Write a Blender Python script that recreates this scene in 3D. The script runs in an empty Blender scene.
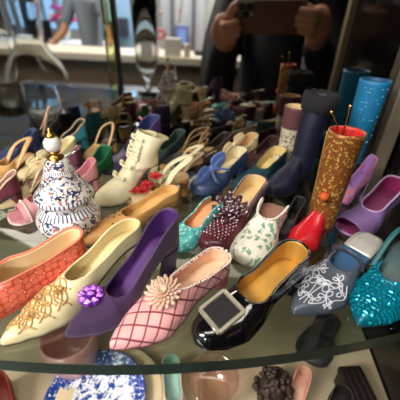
import bpy, bmesh, math, random
import numpy as np
from mathutils import Vector, Matrix
random.seed(7)
PI = math.pi
sc = bpy.context.scene
C = bpy.context.collection

# ------------------------------------------------------------------ camera
F = 305.0; SZ = 1.20; H = 0.16; MY = 0.385      # focal length (px of 400), shelf height, eye above shelf, mirror distance
Zc = np.array([18, -305, 490.]); Zc /= np.linalg.norm(Zc)
Yc = np.array([43, 305, 188.]); Yc -= Zc * (Yc @ Zc); Yc /= np.linalg.norm(Yc)
Xc = np.cross(Yc, Zc)
right = Vector((Xc[0], Yc[0], Zc[0])); fwd = Vector((Xc[1], Yc[1], Zc[1])); up = Vector((Xc[2], Yc[2], Zc[2]))
cam = bpy.data.objects.new('camera', bpy.data.cameras.new('camera')); C.objects.link(cam)
cam.data.lens = 36 * F / 400; cam.data.sensor_width = 36; cam.data.clip_start = 0.004; cam.data.clip_end = 60
mw = Matrix.Identity(4)
for i in range(3):
    mw[i][0] = right[i]; mw[i][1] = up[i]; mw[i][2] = -fwd[i]
mw.translation = Vector((0, 0, SZ + H))
cam.matrix_world = mw
cam.data.dof.use_dof = True; cam.data.dof.focus_distance = 0.215; cam.data.dof.aperture_fstop = 8.5
sc.camera = cam

# ------------------------------------------------------------------ world, lights, exposure
w = bpy.data.worlds.new('daylight'); sc.world = w; w.use_nodes = True
bg = w.node_tree.nodes['Background']; bg.inputs[0].default_value = (0.36, 0.60, 0.95, 1); bg.inputs[1].default_value = 5.0
def area(name, loc, target, sx, sy, power, col):
    l = bpy.data.lights.new(name, 'AREA'); l.shape = 'RECTANGLE'; l.size = sx; l.size_y = sy; l.energy = power; l.color = col
    o = bpy.data.objects.new(name, l); C.objects.link(o); o.location = loc
    o.rotation_euler = (Vector(target) - Vector(loc)).to_track_quat('-Z', 'Y').to_euler()
    return o
area('shelf_key_light', (0.02, -0.04, SZ + 0.58), (0.0, 0.24, SZ), 0.55, 0.12, 2.1, (1.0, 0.93, 0.82))  # added key light, ahead of the cabinet so mirrored sides stay dark
area('ceiling_light_near', (-1.6, -1.3, 2.66), (-1.3, -2.0, 0), 1.6, 0.8, 200, (1.0, 0.95, 0.88))
area('ceiling_light_far', (-0.6, -3.8, 2.66), (-0.6, -3.8, 0), 2.2, 0.9, 420, (0.93, 0.97, 1.0))
area('lower_shelf_fill', (0.0, 0.13, SZ - 0.03), (0.0, 0.2, SZ - 0.3), 0.5, 0.03, 0.25, (1.0, 0.90, 0.74))  # unseen fill lamp under the glass, brightening the lower shelf
sc.view_settings.view_transform = 'Standard'; sc.view_settings.look = 'None'
sc.view_settings.gamma = 1; sc.view_settings.use_curve_mapping = False
sc.view_settings.exposure = -0.2
sc.cycles.use_denoising = True
sc.cycles.max_bounces = 12; sc.cycles.transparent_max_bounces = 24; sc.cycles.glossy_bounces = 6
sc.cycles.transmission_bounces = 10; sc.cycles.sample_clamp_indirect = 4; sc.cycles.caustics_refractive = False

# ------------------------------------------------------------------ where a line of sight meets a plane
def ray(px, py):
    d = np.array([px - 200, F, 200 - py]); return np.array([d @ Xc, d @ Yc, d @ Zc])
def G(px, py, z=0.0):                       # on the level z above the shelf
    d = ray(px, py); t = (z - H) / d[2]; return Vector((d[0] * t, d[1] * t, SZ + z))
def V(px, py, y):                           # seen in the mirror, at real depth y
    d = ray(px, py); d = d / d[1] * (2 * MY - y); return Vector((d[0], y, SZ + H + d[2]))
def VT(px, py, z):                          # seen in the mirror, at real level z (absolute)
    d = ray(px, py); t = (z - SZ - H) / d[2]; return Vector((d[0] * t, 2 * MY - d[1] * t, z))

# ------------------------------------------------------------------ materials
def lin(c):
    if max(c) > 1.001: c = [v / 255 for v in c]
    return tuple(((v / 12.92) if v <= 0.04045 else ((v + 0.055) / 1.055) ** 2.4) for v in c[:3]) + (1,)
class NT:
    def __init__(s, name):
        s.m = bpy.data.materials.new(name); s.m.use_nodes = True; s.t = s.m.node_tree
        s.b = s.t.nodes['Principled BSDF']
    def n(s, typ, ins=None, **kw):
        nd = s.t.nodes.new(typ)
        for k, v in kw.items(): setattr(nd, k, v)
        for k, v in (ins or {}).items(): s.set(nd.inputs[k], v)
        return nd
    def set(s, sock, v):
        if hasattr(v, 'is_output'): s.t.links.new(v, sock)
        else: sock.default_value = v
    def math(s, op, a, b=0.0, c=None):
        nd = s.n('ShaderNodeMath', operation=op); s.set(nd.inputs[0], a); s.set(nd.inputs[1], b)
        if c is not None: s.set(nd.inputs[2], c)
        return nd.outputs[0]
    def uv(s, scale=1.0, rot=0.0):
        u = s.n('ShaderNodeUVMap'); 
        mp = s.n('ShaderNodeMapping', {'Vector': u.outputs[0], 'Scale': (scale, scale, scale) if not isinstance(scale, tuple) else scale, 'Rotation': (0, 0, rot)})
        return mp.outputs[0]
    def obj(s, scale=1.0):
        u = s.n('ShaderNodeTexCoord')
        mp = s.n('ShaderNodeMapping', {'Vector': u.outputs['Object'], 'Scale': (scale, scale, scale) if not isinstance(scale, tuple) else scale})
        return mp.outputs[0]
    def noise(s, vec, scale=5, detail=3, rough=.5):
        return s.n('ShaderNodeTexNoise', {'Vector': vec, 'Scale': scale, 'Detail': detail, 'Roughness': rough}).outputs['Fac']
    def vor(s, vec, scale, rnd=1.0, feature='F1'):
        return s.n('ShaderNodeTexVoronoi', {'Vector': vec, 'Scale': scale, 'Randomness': rnd}, feature=feature)
    def mix(s, f, a, b):
        nd = s.n('ShaderNodeMix', data_type='RGBA'); s.set(nd.inputs[0], f)
        s.set(nd.inputs[6], lin(a) if isinstance(a, tuple) else a); s.set(nd.inputs[7], lin(b) if isinstance(b, tuple) else b)
        return nd.outputs[2]
    def step(s, v, lo, hi):
        return s.n('ShaderNodeMapRange', {'Value': v, 'From Min': lo, 'From Max': hi, 'To Min': 0.0, 'To Max': 1.0}).outputs[0]
    def bump(s, h, strength=.5, dist=.001):
        s.set(s.b.inputs['Normal'], s.n('ShaderNodeBump', {'Height': h, 'Strength': strength, 'Distance': dist}).outputs[0])
    def fin(s, col=None, rough=.5, metal=0, coat=0, sheen=0, spec=.5):
        if col is not None: s.set(s.b.inputs['Base Color'], lin(col) if isinstance(col, tuple) else col)
        s.set(s.b.inputs['Roughness'], rough); s.set(s.b.inputs['Metallic'], metal)
        s.b.inputs['Coat Weight'].default_value = coat; s.b.inputs['Coat Roughness'].default_value = .1
        s.b.inputs['Sheen Weight'].default_value = sheen; s.b.inputs['Specular IOR Level'].default_value = spec
        return s.m
CACHE = {}
def mat(col, rough=.5, metal=0, vary=.12, bump=.15, scale=300, coat=0, sheen=0, name='surface'):
    key = (tuple(col), rough, metal, vary, bump, scale, coat, sheen)
    if key in CACHE: return CACHE[key]
    t = NT(name); v = t.obj()
    n = t.noise(v, scale, 3)
    dark = tuple(max(0, c * (1 - vary)) for c in col); lite = tuple(min(255, c * (1 + vary * .6)) for c in col)
    c = t.mix(n, dark, lite)
    if bump: t.bump(n, bump, .0008)
    CACHE[key] = t.fin(c, rough, metal, coat, sheen); return CACHE[key]
GOLD = mat((214, 168, 84), .25, 1, .1, .05, name='gold')
SILVER = mat((205, 200, 188), .22, 1, .1, .05, name='silver')

def studs_mat(base, dark, dot, scale=3.2, rough=.35):      # woven cells with bright dots where they meet
    t = NT('woven_studs'); v = t.uv(scale)
    a = t.vor(v, 1.0, .25).outputs['Distance']
    v2 = t.n('ShaderNodeMapping', {'Vector': v, 'Location': (.5, .5, 0)}).outputs[0]
    b = t.vor(v2, 1.0, .25).outputs['Distance']
    c = t.mix(t.step(a, .38, .55), base, dark); c = t.mix(t.step(b, .17, .10), c, dot)
    t.bump(a, -.9, .0014); return t.fin(c, rough)
def lattice_mat(base, line, scale=1.15, width=.055, rough=.45):
    t = NT('lattice'); v = t.uv(scale, PI / 4 + .05)
    s = t.n('ShaderNodeSeparateXYZ', {'Vector': v})
    d = None
    for ax in ('X', 'Y'):
        f = t.math('ABSOLUTE', t.math('SUBTRACT', t.math('FRACT', s.outputs[ax]), .5))
        d = f if d is None else t.math('MINIMUM', d, f)
    k = t.step(d, width + .02, width - .01)
    n = t.noise(t.obj(), 900, 2)
    c = t.mix(k, t.mix(n, tuple(c * .93 for c in base), base), line)
    t.bump(t.math('ADD', t.math('MULTIPLY', k, -1.0), t.math('MULTIPLY', n, .25)), .5, .0006); return t.fin(c, rough, sheen=.2)
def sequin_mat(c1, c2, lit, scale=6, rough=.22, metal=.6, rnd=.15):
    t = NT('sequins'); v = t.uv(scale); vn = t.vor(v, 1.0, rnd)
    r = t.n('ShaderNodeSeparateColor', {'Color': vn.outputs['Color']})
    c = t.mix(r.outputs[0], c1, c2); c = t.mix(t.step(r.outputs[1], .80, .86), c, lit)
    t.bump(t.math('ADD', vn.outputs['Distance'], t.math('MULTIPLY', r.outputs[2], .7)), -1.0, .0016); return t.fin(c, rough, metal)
def leopard_mat(base, spot, scale=2.2):
    t = NT('animal_print'); v = t.uv(scale)
    vn = t.n('ShaderNodeVectorMath', {0: v}, operation='ADD'); nz = t.n('ShaderNodeTexNoise', {'Vector': v, 'Scale': 2.0})
    t.set(vn.inputs[1], nz.outputs['Color']); d = t.vor(vn.outputs[0], 1.2, .8).outputs['Distance']
    c = t.mix(t.step(d, .34, .28), base, spot); return t.fin(c, .5, sheen=.3)
def leaves_mat(base, leaf, scale=1.6, lo=.36):
    t = NT('leaf_print'); v = t.uv(scale); nz = t.n('ShaderNodeTexNoise', {'Vector': v, 'Scale': 3.0, 'Detail': 3})
    vn = t.n('ShaderNodeVectorMath', {0: v}, operation='ADD'); t.set(vn.inputs[1], nz.outputs['Color'])
    d = t.vor(vn.outputs[0], 1.2, .9).outputs['Distance']; f = t.noise(v, 14, 2)
    c = t.mix(t.step(d, lo, lo - .05), base, leaf); t.bump(f, .5, .0008); return t.fin(c, .6)
def porcelain_mat():
    t = NT('painted_porcelain'); v = t.obj(); tc = t.n('ShaderNodeSeparateXYZ', {'Vector': v})
    nz = t.n('ShaderNodeTexNoise', {'Vector': v, 'Scale': 200.0, 'Detail': 2})
    vv = t.n('ShaderNodeVectorMath', {0: v, 1: (95, 95, 95)}, operation='MULTIPLY').outputs[0]
    va = t.n('ShaderNodeVectorMath', {0: vv}, operation='ADD'); t.set(va.inputs[1], nz.outputs['Color'])
    vo = t.vor(t.n('ShaderNodeVectorMath', {0: va.outputs[0], 1: (2.6, 2.6, 2.6)}, operation='MULTIPLY').outputs[0], 1.0, 1.0)
    r = t.n('ShaderNodeSeparateColor', {'Color': vo.outputs['Color']})
    motif = t.mix(t.step(r.outputs[0], .50, .52), (84, 94, 140), (172, 108, 90))
    motif = t.mix(t.step(r.outputs[2], .84, .86), motif, (40, 40, 46))
    m = t.math('MULTIPLY', t.step(vo.outputs['Distance'], .47, .40), t.step(r.outputs[1], .14, .16))
    c = t.mix(m, (230, 224, 216), motif)
    nl = t.noise(v, 130, 2); ln_ = t.step(t.math('ABSOLUTE', t.math('SUBTRACT', nl, .5)), .030, .018)
    nm = t.noise(v, 70, 1); ln_ = t.math('MULTIPLY', ln_, t.step(nm, .42, .46)); c = t.mix(ln_, c, (52, 58, 88))
    # banded rims: short strokes round the widest rings
    ang = t.math('ARCTAN2', tc.outputs['Y'], tc.outputs['X']); st = t.math('SINE', t.math('MULTIPLY', ang, 44.0))
    zz = tc.outputs['Z']; out = c
    for z0, hw in ((.0370, .0018), (.0262, .0024), (.0590, .0012)):
        near = t.math('LESS_THAN', t.math('ABSOLUTE', t.math('SUBTRACT', zz, z0)), hw)
        band = t.mix(t.step(st, .1, .4), (244, 240, 232), (90, 96, 128)); out = t.mix(near, out, band)
    return t.fin(out, .18, coat=.6)
def plate_mat(blue=(28, 66, 150)):
    t = NT('blue_and_white_china'); v = t.obj(); s = t.n('ShaderNodeSeparateXYZ', {'Vector': v})
    r = t.math('SQRT', t.math('ADD', t.math('MULTIPLY', s.outputs[0], s.outputs[0]), t.math('MULTIPLY', s.outputs[1], s.outputs[1])))
    n = t.noise(v, 170, 6, .7); n2 = t.noise(v, 380, 3)
    inner = t.step(n, .50, .55)
    rim = t.math('MAXIMUM', t.step(n2, .40, .46), inner)
    isrim = t.step(r, .036, .040)
    k = t.math('ADD', t.math('MULTIPLY', isrim, rim), t.math('MULTIPLY', t.math('SUBTRACT', 1.0, isrim), inner))
    return t.fin(t.mix(k, (236, 240, 244), blue), .15, coat=.5)
def thin_glass(name, tint, gloss_rough=.02, refl=1.0):
    t = NT(name); nt = t.t; nt.nodes.remove(t.b); out = nt.nodes['Material Output']
    tr = t.n('ShaderNodeBsdfTransparent', {'Color': lin(tint)}); gl = t.n('ShaderNodeBsdfGlossy', {'Color': (1, 1, 1, 1), 'Roughness': gloss_rough})
    lw = t.n('ShaderNodeLayerWeight', {'Blend': .5}); f5 = t.math('POWER', lw.outputs['Facing'], 4.0)
    fr = t.math('MINIMUM', t.math('MULTIPLY', t.math('ADD', t.math('MULTIPLY', f5, .90), .045), refl), 1.0); mx = t.n('ShaderNodeMixShader', {0: fr, 1: tr.outputs[0], 2: gl.outputs[0]})
    nt.links.new(mx.outputs[0], out.inputs[0]); return t.m
def solid_glass(name, col=(1, 1, 1), ior=1.45, rough=0):
    t = NT(name); t.fin((col[0], col[1], col[2]), rough); t.b.inputs['Transmission Weight'].default_value = 1; t.b.inputs['IOR'].default_value = ior
    return t.m
def emis(name, col, s):
    t = NT(name); t.fin(col, .5); t.b.inputs['Emission Color'].default_value = lin(col); t.b.inputs['Emission Strength'].default_value = s; return t.m

# ------------------------------------------------------------------ object helpers
def tag(o, label=None, cat=None, group=None, kind=None):
    if label: o['label'] = label
    if cat: o['category'] = cat
    if group: o['group'] = group
    if kind: o['kind'] = kind
    return o
def empty(name, loc, rz, label, cat, group=None):
    o = bpy.data.objects.new(name, None); C.objects.link(o); o.location = loc; o.rotation_euler = (0, 0, rz); o.empty_display_size = .02
    return tag(o, label, cat, group)
def mesh(name, verts, faces, mats, parent=None, uvs=None, midx=None, smooth=True, merge=0, flat_fix=True):
    me = bpy.data.meshes.new(name); me.from_pydata([tuple(v) for v in verts], [], faces)
    if not isinstance(mats, (list, tuple)): mats = [mats]
    for m in mats: me.materials.append(m)
    if uvs is not None:
        ul = me.uv_layers.new(name='UVMap')
        for l in me.loops: ul.data[l.index].uv = uvs[l.vertex_index]
    if midx:
        for p, i in zip(me.polygons, midx): p.material_index = i
    if merge or flat_fix:
        bm = bmesh.new(); bm.from_mesh(me)
        if merge: bmesh.ops.remove_doubles(bm, verts=bm.verts, dist=merge)
        bmesh.ops.recalc_face_normals(bm, faces=bm.faces); bm.to_mesh(me); bm.free()
    for p in me.polygons: p.use_smooth = smooth
    o = bpy.data.objects.new(name, me); C.objects.link(o)
    if parent: o.parent = parent
    return o
class MB:
    def __init__(s): s.v = []; s.f = []; s.mi = []
    def add(s, v, f, m=0):
        b = len(s.v); s.v += [Vector(p) for p in v]; s.f += [tuple(i + b for i in q) for q in f]; s.mi += [m] * len(f); return s
    def box(s, lo, hi, m=0):
        x0, y0, z0 = lo; x1, y1, z1 = hi
        return s.add([(x0,y0,z0),(x1,y0,z0),(x1,y1,z0),(x0,y1,z0),(x0,y0,z1),(x1,y0,z1),(x1,y1,z1),(x0,y1,z1)],
                     [(0,3,2,1),(4,5,6,7),(0,1,5,4),(1,2,6,5),(2,3,7,6),(3,0,4,7)], m)
    def tube(s, pts, rad, n=8, m=0, closed=False, flat=1.0, cap=True, upv=None):
        pts = [Vector(p) for p in pts]; N = len(pts)
        rad = rad if isinstance(rad, (list, tuple)) else [rad] * N
        vs = []; prev = None
        for i, p in enumerate(pts):
            if closed: d = pts[(i + 1) % N] - pts[i - 1]
            else: d = pts[min(i + 1, N - 1)] - pts[max(i - 1, 0)]
            d = d.normalized() if d.length > 1e-9 else Vector((0, 0, 1))
            if upv is not None: a = Vector(upv).cross(d)
            elif prev is None: a = d.orthogonal()
            else: a = prev - d * prev.dot(d)
            if a.length < 1e-6: a = d.orthogonal()
            a.normalize(); prev = a; b = d.cross(a)
            for k in range(n):
                t = 2 * PI * k / n; vs.append(p + a * math.cos(t) * rad[i] + b * math.sin(t) * rad[i] * flat)
        fs = []
        for i in range(N if closed else N - 1):
            j = (i + 1) % N
            for k in range(n): fs.append((i*n+k, i*n+(k+1)%n, j*n+(k+1)%n, j*n+k))
        if not closed and cap:
            fs.append(tuple(range(n))[::-1]); fs.append(tuple((N-1)*n+k for k in range(n)))
        return s.add(vs, fs, m)
    def ball(s, c, r, m=0, n=8, sc3=(1, 1, 1)):
        vs = []; fs = []; k = max(3, n // 2)
        for i in range(k + 1):
            ph = PI * i / k
            for j in range(n):
                th = 2 * PI * j / n; vs.append((c[0]+r*sc3[0]*math.sin(ph)*math.cos(th), c[1]+r*sc3[1]*math.sin(ph)*math.sin(th), c[2]+r*sc3[2]*math.cos(ph)))
        for i in range(k):
            for j in range(n): fs.append((i*n+j, i*n+(j+1)%n, (i+1)*n+(j+1)%n, (i+1)*n+j))
        return s.add(vs, fs, m)
    def lathe(s, prof, n=32, c=(0, 0, 0), m=0, squash=1.0):
        vs = []; fs = []
        for r, z in prof:
            for j in range(n):
                th = 2 * PI * j / n; vs.append((c[0] + r * math.cos(th), c[1] + r * squash * math.sin(th), c[2] + z))
        for i in range(len(prof) - 1):
            for j in range(n): fs.append((i*n+j, i*n+(j+1)%n, (i+1)*n+(j+1)%n, (i+1)*n+j))
        return s.add(vs, fs, m)
    def build(s, name, mats, parent=None, smooth=True, merge=1e-6, uv=False):
        return mesh(name, s.v, s.f, mats, parent, midx=s.mi if len(set(s.mi)) > 1 else None, smooth=smooth, merge=merge if len(set(s.mi)) <= 1 else 0)
def bevel(o, wd, seg=2):
    md = o.modifiers.new('bevel', 'BEVEL'); md.width = wd; md.segments = seg; md.limit_method = 'ANGLE'; return o
def solid(o, th, off=-1, inner=None):
    md = o.modifiers.new('thickness', 'SOLIDIFY'); md.thickness = th; md.offset = off
    if inner is not None: md.material_offset = inner; md.material_offset_rim = 0
    return o
def cr(pts, n=8):                            # smooth path through points
    P = [Vector(p) for p in pts]; out = []
    for i in range(len(P) - 1):
        p0 = P[max(i - 1, 0)]; p1 = P[i]; p2 = P[i + 1]; p3 = P[min(i + 2, len(P) - 1)]
        for k in range(n):
            t = k / n; out.append(.5 * ((2*p1) + (p2-p0)*t + (2*p0-5*p1+4*p2-p3)*t*t + (3*p1-p0-3*p2+p3)*t**3))
    return out + [P[-1]]
def ip(x, pts):
    xs = [p[0] for p in pts]; ys = [p[1] for p in pts]
    if x <= xs[0]: return ys[0]
    if x >= xs[-1]: return ys[-1]
    for i in range(len(xs) - 1):
        if x <= xs[i + 1]:
            t = (x - xs[i]) / (xs[i + 1] - xs[i]); t = t * t * (3 - 2 * t) * .6 + t * .4
            return ys[i] + (ys[i + 1] - ys[i]) * t

# ------------------------------------------------------------------ the setting
BLACKM = mat((22, 20, 20), .5, 0, .2, .05)
def struct(o): o['kind'] = 'structure'; return o
X0, X1, Y0, Y1, ZT = -6.0, 2.2, -5.2, 0.48, 2.7
fl = NT('floor_boards'); v = fl.obj((1, .12, 1)); floor_m = fl.fin(fl.mix(fl.noise(v, 6, 4), (84, 66, 50), (120, 98, 76)), .4)
wl = NT('painted_wall'); wallm = wl.fin(wl.mix(wl.noise(wl.obj(), 3, 3), (205, 202, 196), (222, 219, 212)), .8)
wallg = mat((150, 158, 166), .7, 0, .05, .03, 20); walld = mat((58, 46, 40), .6, 0, .1, .05, 20)
struct(MB().box((X0, Y0, -.05), (X1, Y1, 0)).build('floor', floor_m, smooth=False))
struct(MB().box((X0, Y0, ZT), (X1, Y1, ZT + .05)).build('ceiling', mat((225, 225, 222), .8, 0, .03, 0), smooth=False))
struct(MB().box((X0, Y1, 0), (X1, Y1 + .06, ZT)).build('wall_front', walld, smooth=False))
struct(MB().box((X1, Y0, 0), (X1 + .06, Y1, ZT)).build('wall_right', walld, smooth=False))
struct(MB().box((X0 - .06, Y0, 0), (X0, Y1, ZT)).build('wall_left', wallm, smooth=False))
# back wall with a wide window on the left half
wx0, wx1, wz0, wz1 = X0 + .1, V(128, 20, -5.1).x, .95, 2.45
mb = MB(); mb.box((wx1, Y0 - .08, 0), (X1, Y0, ZT)); mb.box((X0, Y0 - .08, 0), (wx1, Y0, wz0)); mb.box((X0, Y0 - .08, wz1), (wx1, Y0, ZT)); mb.box((X0, Y0 - .08, wz0), (wx0, Y0, wz1))
struct(mb.build('wall_back', wallm, smooth=False))
wr = struct(empty('window_1', ((wx0 + wx1) / 2, Y0 - .04, wz0), 0, 'wide window with pale blue daylight behind it', 'window'))
mb = MB(); W2 = (wx1 - wx0) / 2; HH = wz1 - wz0
for a, b, c_, d in ((-W2, -W2 + .05, 0, HH), (W2 - .05, W2, 0, HH), (-W2, W2, 0, .05), (-W2, W2, HH - .05, HH)): mb.box((a, -.03, c_), (b, .03, d))
for k in range(1, 5): x = -W2 + k * 2 * W2 / 5; mb.box((x - .025, -.03, .05), (x + .025, .03, HH - .05))
mb.build('window_frame', mat((190, 205, 220), .5, 0, .03, 0), wr, smooth=False)
MB().box((-W2, -.004, .02), (W2, .004, HH - .02)).build('pane', thin_glass('window_glass', (235, 244, 250)), wr, smooth=False)
MIR = NT('mirror'); MIR.fin((158, 155, 148), .0, 1); mirror_m = MIR.m

# ------------------------------------------------------------------ display cabinet
cab = empty('display_cabinet', (0, .3, 0), 0, 'glass display cabinet with mirrored back and metal corner posts holding the miniature shoes', 'cabinet')
cb = Vector((0, .3, 0)); POST = mat((150, 138, 118), .35, .6, .1, .05, 60)
def cbx(name, lo, hi, m, b=0):
    o = MB().box(Vector(lo) - cb, Vector(hi) - cb).build(name, m, cab, smooth=False)
    if b: bevel(o, b)
    return o
cbx('mirror_back', (-.75, MY, SZ - .42), (.23, MY + .006, SZ + .62), mirror_m)
cbx('back_panel', (-.75, MY + .006, SZ - .42), (.23, MY + .03, SZ + .62), BLACKM)
cbx('corner_post', (.176, MY - .018, SZ - .42), (.193, MY, SZ + .62), POST, .002)
cbx('side_panel', (.2, .10, SZ - .42), (.206, MY, SZ + .62), mat((20, 17, 16), .12, 0, .1, 0, name='smoked_glass'))
cbx('front_post', (.189, .08, SZ - .42), (.203, .10, SZ + .62), mat((176, 156, 128), .4, .2, .05, .03, 60), .002)
cbx('front_post', (-.278, .08, SZ - .42), (-.258, .094, SZ + .62), solid_glass('pale_green_glass', (.90, .93, .72)), .003)
cbx('post_edge', (-.256, .08, SZ - .42), (-.250, .098, SZ + .62), BLACKM)
cbx('cabinet_floor', (-.75, .095, SZ - .44), (.206, MY + .03, SZ - .42), walld)
cbx('cabinet_top', (-.75, .02, SZ + .62), (.206, MY + .03, SZ + .65), walld)
# bow-fronted glass shelf
def front_y(x): return .094 + .215 * x + .75 * x * x if x > -.12 else .094 + .215 * -.12 + .75 * .0144 + (x + .12) * .035
xs = [-.74 + i * (.199 + .74) / 60 for i in range(61)]
shelf = empty('glass_shelf', (0, .25, SZ - .010), 0, 'thick greenish glass shelf with a bowed front edge carrying the miniature shoes', 'shelf')
vs = []; 
for z in (0, .0100):
    for x in xs: vs.append((x, front_y(x) - .25, z))
    for x in xs: vs.append((x, MY - .001 - .25, z))
n = len(xs); fs = []; mi = []
for i in range(n - 1):
    fs.append((i, i + 1, n + i + 1, n + i)); mi.append(0)
    fs.append((2*n + i, 2*n + n + i, 2*n + n + i + 1, 2*n + i + 1)); mi.append(0)
    fs.append((i, 2*n + i, 2*n + i + 1, i + 1)); mi.append(1)
    fs.append((n + i, n + i + 1, 3*n + i + 1, 3*n + i)); mi.append(1)
fs += [(0, n, 3*n, 2*n), (n-1, 3*n-1, 4*n-1, 2*n-1)]; mi += [1, 1]
GL_T = thin_glass('shelf_glass', (214, 219, 212), .015, 1.3)
GL_E = mat((44, 58, 50), .25, 0, .1, .02, 40, coat=.3, name='glass_edge')
mesh('pane', vs, fs, [GL_T, GL_E], shelf, midx=mi, smooth=False)
LZ = -.20
lower = NT('linen_board'); lm = lower.fin(lower.mix(lower.noise(lower.obj(), 22, 4), (172, 158, 130), (198, 186, 158)), .6)
o = MB().box((-.46, -.15, -.012), (.46, .15, 0)).build('lower_shelf', lm, None, smooth=False); o.location = (-.262, .2335, SZ + LZ); tag(o, 'beige linen-covered shelf board below the glass shelf', 'shelf')
#SHOES#
# ------------------------------------------------------------------ miniature shoes
class Shoe:
    def __init__(s, name, label, toe, back, zb, W=.0135, hh=.012, so=.55, s0=0., s1=1., tl=(.018, .010), vamp=.014, toeh=.006, shape='point',
                 upper=None, lining=None, insole=None, sole=None, heel='block', heelm=None, trim=None, cw=.93, e=.85, rr=.30, cat='shoe', group=None, L=None, tb=.26, thick=.0012):
        a = G(*toe, .002); b = G(*back, zb); d = a - b; d.z = 0
        s.L = L or d.length; s.W = W; s.hh = hh; s.so = so; s.s0 = s0; s.s1 = s1; s.tl = tl; s.vamp = vamp; s.toeh = toeh; s.shape = shape
        s.cw = cw; s.e = e; s.rr = rr; s.heelkind = heel
        b.y -= max(0, b.y + W * .9 - (MY - .003))
        s.root = empty(name, (b.x, b.y, SZ), math.atan2(d.y, d.x), label, cat, group)
        s.sole_th = .0016
        lining = lining or mat((214, 196, 160), .6); s.upper_m = upper
        if upper is not None: s.make_upper(upper, lining, thick)
        s.make_insole(insole or lining); s.make_sole(sole or mat((70, 52, 38), .5))
        if heel: s.make_heel(heelm or upper, heel)
        if trim: s.make_trim(trim)
    def zs(s, t):
        k = min(1, max(0, (t - .14) / .50)); k = k * k * (3 - 2 * k)
        return s.sole_th + s.hh * (1 - k) + .0006 * max(0, (t - .85) / .15) * s.L * 8
    def wd(s, t):
        t = min(1, max(0, t))
        if s.shape == 'point': pts = [(0, .58), (.15, .62), (.38, .60), (.56, .86), (.68, 1), (.80, .80), (.90, .48), (1, .12)]; te = .02
        elif s.shape == 'almond': pts = [(0, .60), (.15, .64), (.38, .62), (.56, .88), (.70, 1), (.84, .84), (.93, .60), (1, .36)]; te = .05
        else: pts = [(0, .64), (.15, .68), (.38, .66), (.56, .90), (.72, 1), (.86, .93), (.94, .82), (1, .70)]; te = .12
        v = ip(t, pts) * s.W
        if t < .10: v *= math.sqrt(max(0, 1 - (1 - t / .10) ** 2))
        if t > 1 - te: v *= math.sqrt(max(0, 1 - ((t - 1 + te) / te) ** 2))
        return v
    def aw(s): return math.acos(s.cw ** (1 / s.e))
    def A(s, t):
        if t >= s.so: return PI / 2
        st = s.so - s.rr
        c = s.cw
        if t > st: c *= math.sqrt(max(0, 1 - ((t - st) / s.rr) ** 2.2))
        return math.acos(max(0, min(1, c)) ** (1 / s.e))
    def hd(s, t):
        k = math.sin(s.aw()) ** s.e; st = s.so - s.rr
        def wall(u):
            q = min(1, u / .34); q = q * q * (3 - 2 * q); return (s.tl[0] + (s.tl[1] - s.tl[0]) * q) / k
        def dome(u):
            q = (u - s.so) / (1 - s.so); q = max(0, min(1, q)); h = s.vamp + (s.toeh - s.vamp) * q ** .85
            if u > .92: h *= .35 + .65 * math.sqrt(max(0, 1 - ((u - .92) / .08) ** 2))
            return h
        if t <= st: return wall(t)
        if t >= s.so: return dome(t)
        q = (t - st) / s.rr; q = q * q * (3 - 2 * q); return wall(st) * (1 - q) + dome(s.so) * q
    def P(s, t, a, side=1, off=0):
        w_ = s.wd(t) + off; h = s.hd(t) + off
        y = side * w_ * max(0, math.cos(a)) ** s.e; z = s.zs(t) + h * math.sin(a) ** s.e
        return Vector((t * s.L, y, z))
    def S(s, t, v, off=.0003):              # a point on the upper: v from -1 (left edge) over 0 (middle) to 1
        a = PI / 2 * (1 - abs(v)); p = s.P(t, a, 1 if v >= 0 else -1); q = s.P(t, min(PI / 2, a + .05), 1 if v >= 0 else -1)
        nrm = Vector((0.15, (1 if v >= 0 else -1) * math.cos(a), math.sin(a) + .05)).normalized()
        return p + nrm * off
    def ts(s, a, b, n):
        out = []
        for i in range(n + 1):
            q = i / n; q = .5 - .5 * math.cos(PI * q); out.append(a + (b - a) * (q * .7 + i / n * .3))
        extra = [s.so - s.rr * k for k in (.02, .06, .12)] + [s.so]
        out += [x for x in extra if a < x < b]
        return sorted(set(out))
    def make_upper(s, m, lin_m, thick):
        NA = 10; ts = s.ts(s.s0, s.s1, 34); q_ = [s.P(s.so, PI / 2 * k / 16, 1) for k in range(17)]; LSO = sum((q_[k+1] - q_[k]).length for k in range(16)); vs = []; fs = []; uv = []
        for side in (1, -1):
            b = len(vs)
            for t in ts:
                A = s.A(t)
                tt = max(t, s.so); full = [s.P(tt, PI / 2 * k / 16, 1) for k in range(17)]; lf = sum((full[k+1] - full[k]).length for k in range(16)) if tt == t else LSO
                acc_ = 0; pv = None
                for i in range(NA + 1):
                    a = A * i / NA; p_ = s.P(t, a, side); vs.append(p_); acc_ += (p_ - pv).length if pv else 0; pv = p_
                    uv.append((t * s.L * 100, side * (lf - acc_) * 100))
            for i in range(len(ts) - 1):
                for k in range(NA):
                    q = (b+i*(NA+1)+k, b+(i+1)*(NA+1)+k, b+(i+1)*(NA+1)+k+1, b+i*(NA+1)+k+1)
                    fs.append(q if side > 0 else q[::-1])
        o = mesh('upper', vs, fs, [m, lin_m], s.root, uvs=uv, merge=2e-5)
        # make the normals point outwards before thickening
        me = o.data; c = Vector((s.L * .5, 0, s.hh * .5)); acc = 0
        for p in me.polygons: acc += (p.center - Vector((p.center.x, 0, s.zs(p.center.x / s.L) ))).dot(p.normal) * p.area
        if acc < 0: me.flip_normals()
        solid(o, thick, -1, 1); s.upper = o
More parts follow.
